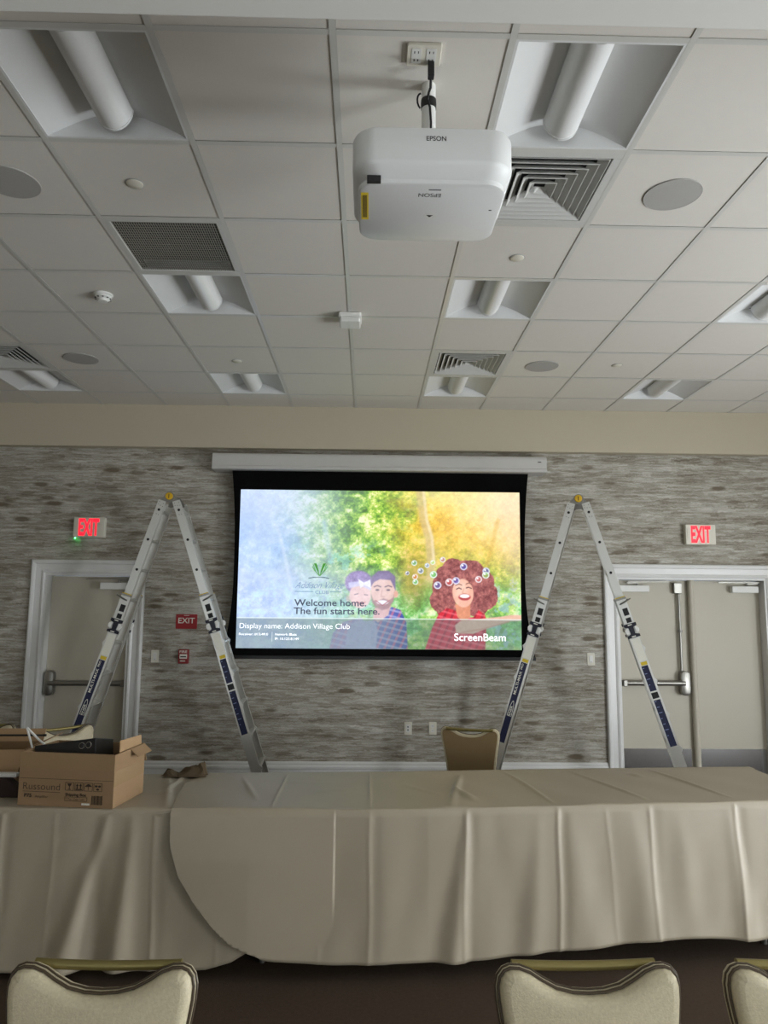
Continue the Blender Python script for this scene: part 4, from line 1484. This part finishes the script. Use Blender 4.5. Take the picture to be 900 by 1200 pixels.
def cloth(name, lab, xl, xr, zbot, folds, creases, tops, zoff, seed, nx, end_drop=None, floor_out=None):
    """xl(s), xr(s): side edges; s runs 0 back hem .. 1 front hem"""
    rnd = np.random.RandomState(seed)
    ph = rnd.rand(8) * 6.28
    rows = []
    # (kind, parameter)
    for i in range(7):
        rows.append(('back', 1 - i / 7))
    for i in range(27):
        rows.append(('top', i / 26))
    for i in range(1, 4):
        rows.append(('edge', i / 3))
    for i in range(1, 45):
        rows.append(('drop', i / 44))
    vs = []
    xmin = min(xl(k_, p_) for k_, p_ in rows)
    for kind, p in rows:
        xa, xb = xl(kind, p), xr(kind, p)
        for j in range(nx + 1):
            x = max(xa, xmin + (xb - xmin) * j / nx)
            over = 0.0
            xt = x
            if end_drop is not None and x > end_drop:
                over = x - end_drop
                x = end_drop + 0.012 + 0.03 * min(1, over / 0.6) + 0.012 * math.sin(9 * xt + 8 * p)
            yf, yb = interp(x, YFRONT), interp(x, YBACK)
            z = ZT + zoff
            if kind == 'top':
                y = yb + (yf - yb) * p
                wr = 0.0016 * math.sin(7 * x + 5 * p + ph[0]) + 0.0012 * math.sin(17 * x - 9 * p + ph[1])
                for (x0, p0, x1, p1, w, a) in tops:
                    vx_, vp = x1 - x0, (p1 - p0) * 0.75
                    tt = max(0, min(1, ((x - x0) * vx_ + (p - p0) * 0.75 * vp) / (vx_ * vx_ + vp * vp)))
                    d = math.hypot(x - x0 - tt * vx_, (p - p0) * 0.75 - tt * vp)
                    wr += a * math.exp(-(d / w) ** 2) * math.sin(PI * min(1, max(0.02, tt * 0.9 + 0.05)))
                z += max(-0.003, wr) * min(1, p * 8 + 0.2)
            elif kind == 'back':
                y = yb + 0.012 + 0.02 * p * (1 + math.sin(11 * x + ph[2])) * 0.5
                z -= 0.012 + 0.42 * p
            elif kind == 'edge':
                a = p * PI / 2
                y = yf - 0.008 * math.sin(a)
                z -= 0.008 * (1 - math.cos(a))
            else:
                zb = zbot(x)
                zz = 0.744 + zoff + (zb - 0.744) * p
                amp = p ** 0.8
                out = 0.008 + 0.05 * p
                for (x0, x1, w0, w1, a) in folds:
                    xc = x0 + (x1 - x0) * p
                    w = w0 + (w1 - w0) * p
                    out += 0.6 * a * amp * math.exp(-((x - xc) / w) ** 2)
                for (xc, a, drift) in creases:
                    dx = x - xc - drift * p + 0.003 * math.sin(7 * p + xc * 7)
                    out += 0.42 * a * math.exp(-(dx / 0.011) ** 2) - 0.35 * a * math.exp(-((dx - 0.03) / 0.025) ** 2)
                out += amp * (0.005 * math.sin(6.5 * x + ph[3] + 1.2 * p) + 0.0022 * math.sin(15 * x + ph[4] - 2 * p) + 0.0016 * math.sin(34 * x + ph[5] + 5 * p))
                out += 0.0016 * math.sin(23 * x + 16 * p + ph[6]) * math.sin(9 * p + 3 * x) * min(1, p * 4)
                if floor_out:
                    out = max(out, floor_out(x, p) + 0.006)
                y = yf - out - zoff * 1.2
                z = zz
                if p > 0.97:
                    z += 0.004 * math.sin(9 * x)
            if over:
                z = min(z, ZT + zoff - over)
            vs.append((x, y, z))
    k = nx + 1
    fs = []
    for i in range(len(rows) - 1):
        for j in range(nx):
            fs.append((i * k + j, i * k + j + 1, (i + 1) * k + j + 1, (i + 1) * k + j))
    me = bpy.data.meshes.new(name)
    bm = bmesh.new()
    bv = [bm.verts.new(v) for v in vs]
    for f in fs:
        bm.faces.new([bv[q] for q in f])
    bmesh.ops.remove_doubles(bm, verts=bm.verts[:], dist=1e-5)
    for f in bm.faces:
        f.smooth = True
    bm.to_mesh(me)
    bm.free()
    me.materials.append(M_LINEN)
    o = bpy.data.objects.new(name, me)
    C.objects.link(o)
    # a hemmed sheet has a little body
    so = o.modifiers.new('thickness', 'SOLIDIFY')
    so.thickness = 0.0018
    so.offset = -1
    return tag(o, lab, 'tablecloth', 'beige cloths over the long tables')


def left_xr(kind, p):
    if kind == 'drop':
        return -0.50
    return -0.35


lb = [(-3.2, 0.03), (-1.75, 0.034), (-0.92, 0.046), (-0.74, 0.052), (-0.62, 0.085), (-0.50, 0.15)]
cloth('tablecloth', 'beige cloth under the cardboard shipping box, its corner tucked beneath the other cloth',
      lambda k, p: -2.72, left_xr, lambda x: interp(x, lb),
      [(-1.24, -1.42, 0.02, 0.07, 0.080), (-1.12, -1.16, 0.03, 0.06, 0.065), (-1.30, -1.28, 0.03, 0.06, -0.05), (-1.75, -1.8, 0.1, 0.2, 0.02), (-0.80, -0.72, 0.05, 0.09, 0.008)],
      [(-1.752, 0.008, 0.0), (-1.02, 0.008, 0.02), (-0.72, 0.003, 0.03), (-2.2, 0.006, 0), (-1.5, 0.003, 0.0)],
      [(-1.13, 0.1, -0.98, 0.95, 0.02, 0.012), (-1.05, 0.0, -1.06, 0.5, 0.014, 0.010), (-1.15, 0.55, -0.96, 0.62, 0.012, 0.007), (-2.1, 0.2, -1.8, 0.8, 0.02, 0.006), (-1.1, 0.05, -0.9, 0.1, 0.02, 0.016)], 0.0, 3, 400)

seam_top = [(0.0, -0.93), (0.35, -1.0), (0.7, -0.975), (1.0, -0.945)]
seam_drop = [(0.0, -0.945), (0.23, -0.935), (0.45, -0.885), (0.62, -0.81), (0.78, -0.72), (0.9, -0.63), (1.0, -0.47)]


def right_xl(kind, p):
    if kind == 'top':
        return interp(p, seam_top)
    if kind == 'drop':
        return interp(p, seam_drop)
    return -0.945 if kind == 'edge' else -0.93


rb = [(-0.95, 0.10), (-0.5, 0.098), (-0.42, 0.09), (0.1, 0.075), (0.46, 0.075), (0.8, 0.09), (1.32, 0.125), (1.7, 0.128), (1.92, 0.115), (2.5, 0.12)]
cloth('tablecloth', 'beige cloth with a rounded hanging corner, lapped over its neighbour, below the projection screen',
      right_xl, lambda k, p: 3.05, lambda x: interp(x, rb),
      [(0.50, 0.42, 0.02, 0.06, 0.045), (0.62, 0.72, 0.03, 0.12, -0.012), (0.86, 0.80, 0.03, 0.06, 0.020), (1.00, 1.10, 0.05, 0.10, 0.022), (1.33, 1.42, 0.04, 0.10, 0.028),
       (1.58, 1.62, 0.04, 0.08, 0.020), (1.85, 1.90, 0.03, 0.06, 0.030), (-0.35, -0.3, 0.10, 0.2, 0.015), (0.10, 0.05, 0.07, 0.15, 0.018), (2.1, 2.2, 0.05, 0.1, 0.04)],
      [(-0.46, 0.007, 0.0), (0.02, 0.006, 0.0), (0.49, 0.010, -0.02), (0.955, 0.010, -0.015), (1.425, 0.008, 0.01), (1.885, 0.009, 0.0), (-0.22, 0.003, 0.0), (1.2, 0.003, 0.03)],
      [(0.55, 0.15, 0.42, 0.98, 0.018, 0.014), (0.47, 0.55, 0.56, 0.85, 0.02, 0.016), (0.82, 0.05, 0.95, 0.95, 0.012, 0.009), (1.22, 0.05, 1.45, 0.95, 0.012, 0.009), (1.72, 0.05, 1.92, 0.95, 0.012, 0.009), (-0.45, 0.3, -0.2, 0.35, 0.012, 0.006),
       (-0.7, 0.2, -0.55, 0.8, 0.012, 0.006), (1.55, 0.2, 1.62, 0.3, 0.02, 0.01), (0.02, 0.0, 0.02, 1.0, 0.008, 0.004), (-0.46, 0.0, -0.46, 1.0, 0.008, 0.004), (-0.3, 0.6, -0.05, 0.5, 0.012, 0.005), (0.2, 0.4, 0.4, 0.7, 0.012, 0.006)], 0.006, 9, 760, end_drop=2.40, floor_out=lambda x, p: 0.008 + 0.05 * p + 0.018 * min(1, 3 * p) * max(0.0, min(1.0, (-0.15 - x) / 0.4)) if x < -0.15 else 0)


# ================================================================== CHAIRS
def back_outline():
    right = [(0.0, 0.832), (0.035, 0.834), (0.07, 0.842), (0.10, 0.857), (0.125, 0.872), (0.15, 0.881), (0.172, 0.882), (0.188, 0.876), (0.200, 0.862), (0.205, 0.842), (0.204, 0.815),
             (0.199, 0.78), (0.190, 0.73), (0.182, 0.68), (0.174, 0.62), (0.169, 0.56), (0.166, 0.50), (0.164, 0.45)]
    # densify
    out = []
    for (a, b), (c_, d) in zip(right, right[1:]):
        for k in range(3):
            out.append((a + (c_ - a) * k / 3, b + (d - b) * k / 3))
    out.append(right[-1])
    left = [(-x, z) for x, z in reversed(out[1:])]
    return left + out          # runs left bottom -> top -> right bottom


def inset(poly, d):
    n = len(poly)
    res = []
    for i in range(n):
        ax, az = poly[i - 1]
        bx_, bz = poly[(i + 1) % n]
        tx, tz = bx_ - ax, bz - az
        l = math.hypot(tx, tz) or 1
        res.append((poly[i][0] + tz / l * d, poly[i][1] - tx / l * d))
    return res


TILT = Matrix.Translation((0, 0.175, 0.45)) @ Matrix.Rotation(math.radians(-9), 4, 'X') @ Matrix.Translation((0, 0, -0.45))


def make_chair():
    t = thing('banquet_chair', '', 'chair', group='cream banquet chairs')
    P = back_outline()

    def ringv(d, y):
        return [tuple(TILT @ Vector((x, y, z))) for x, z in inset(P, d)]
    # cushion faces -y
    loops = [ringv(0.03, 0.0), ringv(0.012, -0.002), ringv(0.008, -0.012), ringv(0.010, -0.022), ringv(0.014, -0.029), ringv(0.020, -0.033), ringv(0.028, -0.0355), ringv(0.0285, -0.0356)]
    loft(loops, 'back_cushion', M_VINYL, t, mirror=True)
    shell = [ringv(0.012, 0.020), ringv(0.003, 0.017), ringv(0.0, 0.008), ringv(0.002, -0.004), ringv(0.014, -0.009)]
    sh = loft(shell, 'back_shell', M_VINYL, t, mirror=True)
    panel = [ringv(0.016, 0.0225), ringv(0.014, 0.0195)]
    loft(panel, 'back_panel', M_BACKV, t, mirror=True)
    n = len(P)
    for d, y, r in ((0.0055, -0.0105, 0.0036), (0.0005, -0.001, 0.0026)):
        pts = [TILT @ Vector((x, y, z)) for x, z in inset(P, d)]
        G().tube(pts, r, 6).obj('piping', M_PIPE, t, smooth=True)
    # hand bar across the scoop
    bar = [TILT @ Vector((-0.162 + 0.324 * i / 8, 0.024, 0.874 - 0.004 * math.sin(PI * i / 8))) for i in range(9)]
    G().tube(bar, 0.0105, 10).obj('handle_bar', M_GOLD, t, smooth=True)
    # seat
    seat = [(0.215, -0.225), (0.205, 0.195)]
    prof = rrect(-0.21, 0.21, -0.235, 0.185, 0.05, 6)
    lo = [[(x * k, -0.02 + (y + 0.02) * k, z) for x, y in prof] for k, z in ((0.93, 0.405), (0.97, 0.41), (1.0, 0.43), (1.0, 0.455), (0.97, 0.475), (0.90, 0.487), (0.75, 0.492))]
    loft(lo, 'seat', M_VINYL, t)
    G().tube([(x * 1.0, y, 0.428) for x, y in prof], 0.004, 6, closed=True).obj('piping', M_PIPE, t, smooth=True)
    # legs and frame
    for s in (-1, 1):
        G().tube([(s * 0.185, -0.2, 0.41), (s * 0.195, -0.215, 0.2), (s * 0.2, -0.225, 0.0)], [0.0125, 0.012, 0.011], 10).obj('leg', M_GOLD, t, smooth=True)
        G().tube([(s * 0.17, 0.165, 0.47), (s * 0.178, 0.185, 0.40), (s * 0.19, 0.235, 0.18), (s * 0.2, 0.285, 0.0)], [0.0125, 0.0125, 0.012, 0.011], 10).obj('leg', M_GOLD, t, smooth=True)
        G().tube([TILT @ Vector((s * 0.155, 0.006, 0.62)), TILT @ Vector((s * 0.158, 0.004, 0.45)), (s * 0.168, 0.165, 0.40)], 0.012, 8).obj('back_post', M_GOLD, t, smooth=True)
        G().tube([(s * 0.187, -0.2, 0.395), (s * 0.178, 0.18, 0.395)], 0.010, 8).obj('side_rail', M_GOLD, t, smooth=True)
        G().tube([(s * 0.196, -0.213, 0.16), (s * 0.191, 0.236, 0.17)], 0.008, 8).obj('stretcher', M_GOLD, t, smooth=True)
    return t


proto = make_chair()
chairs = [((-0.60, 1.555), -1.0, 'cream cushioned banquet chair facing away from the tables, across from the shipping box', 0.0),
          ((0.52, 1.55), 1.0, 'cream cushioned banquet chair facing away from the tables, opposite the cloth below the screen', 0.0),
          ((1.05, 1.55), 0.0, 'cream cushioned banquet chair beside another, facing away from the tables opposite the double doors', 0.0),
          ((0.80, 5.52), 163.0, 'tan backed banquet chair turned to the wall outlet behind the long tables', 0.0),
          ((-1.90, 5.05), 48.0, 'cream banquet chair behind the shipping box in front of the single door', 0.0),
          ((-2.70, 5.10), -6.0, 'cream banquet chair behind the opened flap box, near the single door frame', 0.0)]
for i, ((x, y), rz, lab, tilt) in enumerate(chairs):
    o = proto if i == 0 else copy_tree(proto)
    o.location = (x, y, 0)
    o.rotation_euler = (0, 0, math.radians(rz))
    o['label'] = lab
    o.scale = (1.05, 1.05, 1.05) if i < 3 else (1.02, 1.02, 1.02)


# ================================================================== BOXES AND THINGS ON THE TABLE
def flap(g_, a, b, direction, up_, length, th=0.004):
    """a flap hinged on edge a-b"""
    a, b = Vector(a), Vector(b)
    d = (Vector(direction) * math.cos(up_) + Vector((0, 0, 1)) * math.sin(up_)) * length
    nrm = (b - a).cross(d).normalized() * th
    i_ = (b - a) * 0.012
    vs = [a, b, b + d - i_, a + d + i_]
    vs = vs + [v + nrm for v in vs]
    g_.add([tuple(v) for v in vs], [(0, 1, 2, 3), (7, 6, 5, 4), (0, 4, 5, 1), (1, 5, 6, 2), (2, 6, 7, 3), (3, 7, 4, 0)])
    return g_


BW, BD, BH = 0.495, 0.325, 0.252
TOPZ = ZT + 0.0025
bx = thing('cardboard_box', 'open cardboard amplifier shipping box with printed side on the beige cloth', 'box', (-1.445, 3.90, TOPZ), math.radians(-8.5))
g = G()
w, d, th = BW / 2, BD / 2, 0.004
g.box(-w, w, -d, -d + th, 0, BH)
g.box(-w, w, d - th, d, 0, BH)
g.box(-w, -w + th, -d + th, d - th, 0, BH)
g.box(w - th, w, -d + th, d - th, 0, BH)
g.box(-w + th, w - th, -d + th, d - th, 0, th)
carton = g.obj('carton', M_CARD, bx)
flap(G(), (w, 0.0, BH - 0.001), (w, d - .004, BH - 0.001), (1, 0, 0), math.radians(-40), 0.055).obj('flap', M_CARD, bx)
flap(G(), (w - 0.004, d - .002, BH), (-w + .004, d - .002, BH), (0, 1, 0), math.radians(-62), 0.11).obj('flap', M_CARDIN, bx)
flap(G(), (-w + .006, d - .006, BH), (-w + .006, -d + .006, BH), (1, 0, 0), math.radians(-80), 0.12).obj('flap', M_CARDIN, bx)
flap(G(), (-w + 0.01, -d + .006, BH), (w - .01, -d + .006, BH), (0, 1, 0), math.radians(-80), 0.12).obj('flap', M_CARDIN, bx)
# inner end wall standing proud at the right back
g = G()
g.add([(w - 0.012, d - 0.01, BH - 0.05), (w - 0.012, -d + 0.10, BH - 0.05), (w - 0.012, -d + 0.07, BH + 0.0), (w - 0.014, -d + 0.075, BH + 0.055), (w - 0.014, d - 0.02, BH + 0.045)],
      [(0, 1, 2, 3, 4)])
g.add([(w - 0.016, d - 0.01, BH - 0.05), (w - 0.016, -d + 0.10, BH - 0.05), (w - 0.016, -d + 0.07, BH + 0.0), (w - 0.018, -d + 0.075, BH + 0.055), (w - 0.018, d - 0.02, BH + 0.045)],
      [(4, 3, 2, 1, 0)])
g.obj('inner_liner', M_CARDIN, bx)
G().box(-w - 0.0006, w + 0.0006, -d - 0.0007, -d, BH - 0.075, BH - 0.001).obj('tape_strip', M_TAPE, carton)
G().box(w, w + 0.0008, -d + 0.001, d - 0.001, 0.10, 0.17).obj('tape_strip', M_TAPE, carton)
G().box(-w + 0.002, w - 0.002, -d - 0.0005, -d, 0.128, 0.1295).obj('print_line', M_INK, carton)
FY = -d - 0.0009
text('box_lettering', 'Russound', M_INK, carton, -w + 0.025, -w + 0.218, 0.076, 0.033, FY, bold=-0.012)
G().box(-w + 0.025, -w + 0.22, FY - 0.0003, -d, 0.066, 0.0675).obj('print_line', M_INK, carton)
text('box_lettering', 'P75', M_INK, carton, -w + 0.033, -w + 0.072, 0.040, 0.016, FY, bold=0.03)
text('box_lettering', 'Amplifier', M_INK, carton, -w + 0.09, -w + 0.158, 0.039, 0.011, FY)
text('box_lettering', 'Shipping Box', M_INK, carton, -w + 0.248, -w + 0.358, 0.053, 0.013, FY, bold=0.03)
text('box_lettering', '1 Pcs / Caja 1 pza.', M_INK, carton, -w + 0.255, -w + 0.35, 0.034, 0.009, FY)
pg = G()
for a, b_, c_, e in ((0.246, 0.362, 0.029, 0.0302), (0.246, 0.362, 0.047, 0.0482), (0.246, 0.2472, 0.029, 0.048), (0.361, 0.362, 0.029, 0.048)):
    pg.box(-w + a, -w + b_, FY - 0.0003, -d, c_, e)
pg.obj('print_frame', M_INK, carton)
for i in range(4):
    x0 = -w + 0.246 + i * 0.049
    ic = G()
    z0, z1 = 0.078, 0.117
    for a, b_, c_, e in ((0, 0.043, z0, z0 + 0.0016), (0, 0.043, z1 - 0.0016, z1), (0, 0.0016, z0, z1), (0.0414, 0.043, z0, z1)):
        ic.box(x0 + a, x0 + b_, FY - 0.0003, -d, c_, e)
    if i == 0:      # glass
        ic.prism([(x0 + 0.010, z1 - 0.006), (x0 + 0.033, z1 - 0.006), (x0 + 0.026, z1 - 0.018), (x0 + 0.017, z1 - 0.018)], FY - 0.0003, -d, 'y')
        ic.box(x0 + 0.020, x0 + 0.023, FY - 0.0003, -d, z0 + 0.007, z1 - 0.018)
        ic.box(x0 + 0.014, x0 + 0.029, FY - 0.0003, -d, z0 + 0.004, z0 + 0.007)
    elif i == 1:    # two arrows
        for k in (0.013, 0.030):
            ic.prism([(x0 + k - 0.007, z1 - 0.016), (x0 + k, z1 - 0.005), (x0 + k + 0.007, z1 - 0.016)], FY - 0.0003, -d, 'y')
            ic.box(x0 + k - 0.0025, x0 + k + 0.0025, FY - 0.0003, -d, z0 + 0.010, z1 - 0.016)
        ic.box(x0 + 0.005, x0 + 0.038, FY - 0.0003, -d, z0 + 0.004, z0 + 0.009)
    elif i == 2:    # umbrella
        ic.prism([(x0 + 0.004 + 0.035 * k / 8, z1 - 0.018 + 0.013 * math.sin(PI * k / 8)) for k in range(9)], FY - 0.0003, -d, 'y')
        ic.box(x0 + 0.0205, x0 + 0.0225, FY - 0.0003, -d, z0 + 0.004, z1 - 0.018)
    else:           # recycling-style ring
        for k in range(3):
            a = 2 * PI * k / 3 + 0.5
            c0 = (x0 + 0.0215 + 0.010 * math.cos(a), (z0 + z1) / 2 + 0.010 * math.sin(a))
            ic.prism([(c0[0] + 0.008 * math.cos(q * PI / 3 + a), c0[1] + 0.005 * math.sin(q * PI / 3 + a)) for q in range(6)], FY - 0.0003, -d, 'y')
    ic.obj('handling_symbol', M_INK, carton)
bc = G()
for i, ww in enumerate([2, 1, 1, 3, 1, 2, 1, 3, 2, 1, 1, 2, 3, 1]):
    x0 = -w + 0.385 + i * 0.0042
    bc.box(x0, x0 + ww * 0.0009, FY - 0.0003, -d, 0.016, 0.058)
bc.obj('barcode', M_INK, carton)
G().box(-w + 0.335, -w + 0.376, FY - 0.0003, -d, 0.012, 0.021).obj('white_sticker', M_LABW, carton)

# black amplifier sticking out of the box
am = thing('amplifier', 'black amplifier with two ringed knobs sticking out of the shipping box', 'amplifier', (-1.445, 3.88, TOPZ + 0.006), math.radians(-8.5))
MA = Matrix.Translation((-0.065, -0.02, 0.221)) @ Matrix.Rotation(math.radians(-8.5), 4, 'Y') @ Matrix.Rotation(math.radians(-11), 4, 'X')
G().box(-0.16, 0.17, -0.05, 0.13, -0.10, 0.055, MA).obj('case', M_BLACK, am, bevel=0.004)
for kx in (0.098, 0.134):
    M = MA @ Matrix.Translation((kx, -0.05, 0.026)) @ Matrix.Rotation(PI / 2, 4, 'X')
    kk = G().lathe([(0.014, 0.0), (0.0135, 0.006), (0.010, 0.008), (0.0005, 0.008)], 20, M).obj('knob', M_BLACK, am, smooth=True)
    pts = [M @ Vector((0.0145 * math.cos(q * PI / 10), 0.0145 * math.sin(q * PI / 10), 0.003)) for q in range(20)]
    G().tube(pts, 0.0013, 6, closed=True).obj('ring', M_CHROME, kk, smooth=True)

# second, flattened-open box behind it
b2 = thing('cardboard_box', 'smaller cardboard box with splayed flaps behind the printed shipping box', 'box', (-2.04, 4.22, TOPZ), math.radians(3))
g = G()
w2, d2_, h2 = 0.19, 0.13, 0.20
g.box(-w2, w2, -d2_, -d2_ + th, 0, h2).box(-w2, w2, d2_ - th, d2_, 0, h2).box(-w2, -w2 + th, -d2_ + th, d2_ - th, 0, h2).box(w2 - th, w2, -d2_ + th, d2_ - th, 0, h2).box(-w2 + th, w2 - th, -d2_ + th, d2_ - th, 0, th)
g.obj('carton', M_CARD, b2)
flap(G(), (-w2, -d2_, h2), (w2, -d2_, h2), (0, -1, 0), math.radians(-62), 0.12).obj('flap', M_CARDIN, b2)
flap(G(), (w2, -d2_, h2), (w2, d2_, h2), (1, 0, 0), math.radians(24), 0.12).obj('flap', M_CARD, b2)
flap(G(), (w2, d2_, h2), (-w2, d2_, h2), (0, 1, 0), math.radians(50), 0.08).obj('flap', M_CARDIN, b2)
flap(G(), (-w2, d2_, h2), (-w2, -d2_, h2), (-1, 0, 0), math.radians(20), 0.14).obj('flap', M_CARD, b2)
st = thing('packing_strap', 'white plastic strap bent to a sharp peak between the two cardboard boxes', 'strap', (-1.765, 4.04, TOPZ))
G().tube([(0.0, 0, 0.004), (0.0, 0.0, 0.19), (-0.045, 0.0, 0.325)], 0.006, 6).obj('strap_band', M_WHITE, st)
G().tube([(-0.045, 0.0, 0.325), (0.02, 0.005, 0.262), (0.065, 0.01, 0.225)], 0.006, 6).obj('strap_band', M_WHITE, st)
rod = thing('black_rod', 'thin black rod lying across the flaps of the smaller box', 'rod', (-2.04, 4.2, TOPZ + 0.256))
G().tube([(-0.33, 0, 0), (0.25, 0.01, 0.001)], 0.0055, 8).obj('rod_shaft', M_BLACK, rod, smooth=True)
G().tube([(0.245, 0.01, 0.001), (0.262, 0.01, 0.001)], 0.007, 8).obj('rod_tip', M_BLACK, rod, smooth=True)
pw = thing('power_strip', 'white bar lying on a dark pouch beside the shipping box', 'power strip', (-1.875, 3.93, TOPZ))
G().box(-0.12, 0.085, -0.02, 0.02, 0.098, 0.118).obj('bar', M_WHITE, pw, bevel=0.004)
G().prism([(-0.10, 0.0), (0.11, 0.0), (0.10, 0.05), (0.05, 0.088), (0.0, 0.099), (-0.09, 0.099)], -0.03, 0.03, 'y').obj('pouch', mat('dark_maroon_cloth', rgb(48, 34, 32), 0.9), pw, bevel=0.008)

# crumpled cloth at the back edge of the table
nxj, nyj = 46, 22
vs, fs = [], []
for j in range(nyj + 1):
    for i in range(nxj + 1):
        u, v_ = i / nxj, j / nyj
        x = -0.12 + 0.24 * u
        y = -0.055 + 0.11 * v_
        uu = u + 0.10 * (v_ - 0.5) + 0.012 * math.sin(17 * v_)
        env = min(1.0, 3.2 * min(v_, 1 - v_)) * min(1.0, 12 * min(u, 1 - u))
        pk = interp(uu, [(0, 0.004), (0.10, 0.030), (0.20, 0.026), (0.36, 0.008), (0.58, 0.044), (0.70, 0.050), (0.80, 0.044), (0.90, 0.070), (0.95, 0.062), (1.0, 0.004)])
        z = env * (pk + 0.003 * math.sin(31 * uu + 7 * v_)) + 0.001
        vs.append((x + 0.012 * math.sin(14 * v_ + 6 * u), y, max(0.0005, z)))
for j in range(nyj):
    for i in range(nxj):
        a = j * (nxj + 1) + i
        fs.append((a, a + 1, a + nxj + 2, a + nxj + 1))
rim = [i for i in range(nxj + 1)] + [j * (nxj + 1) + nxj for j in range(1, nyj + 1)] + [nyj * (nxj + 1) + i for i in range(nxj - 1, -1, -1)] + [j * (nxj + 1) for j in range(nyj - 1, 0, -1)]
fs.append(tuple(reversed(rim)))
me = bpy.data.meshes.new('crumpled_jacket')
me.from_pydata(vs, [], fs)
me.update()
me.materials.append(M_CLOTHD)
o = bpy.data.objects.new('crumpled_jacket', me)
C.objects.link(o)
o.location = (-1.045, 4.385, TOPZ + 0.008)
tag(o, 'crumpled brown cloth lying at the back edge of the beige table', 'cloth')
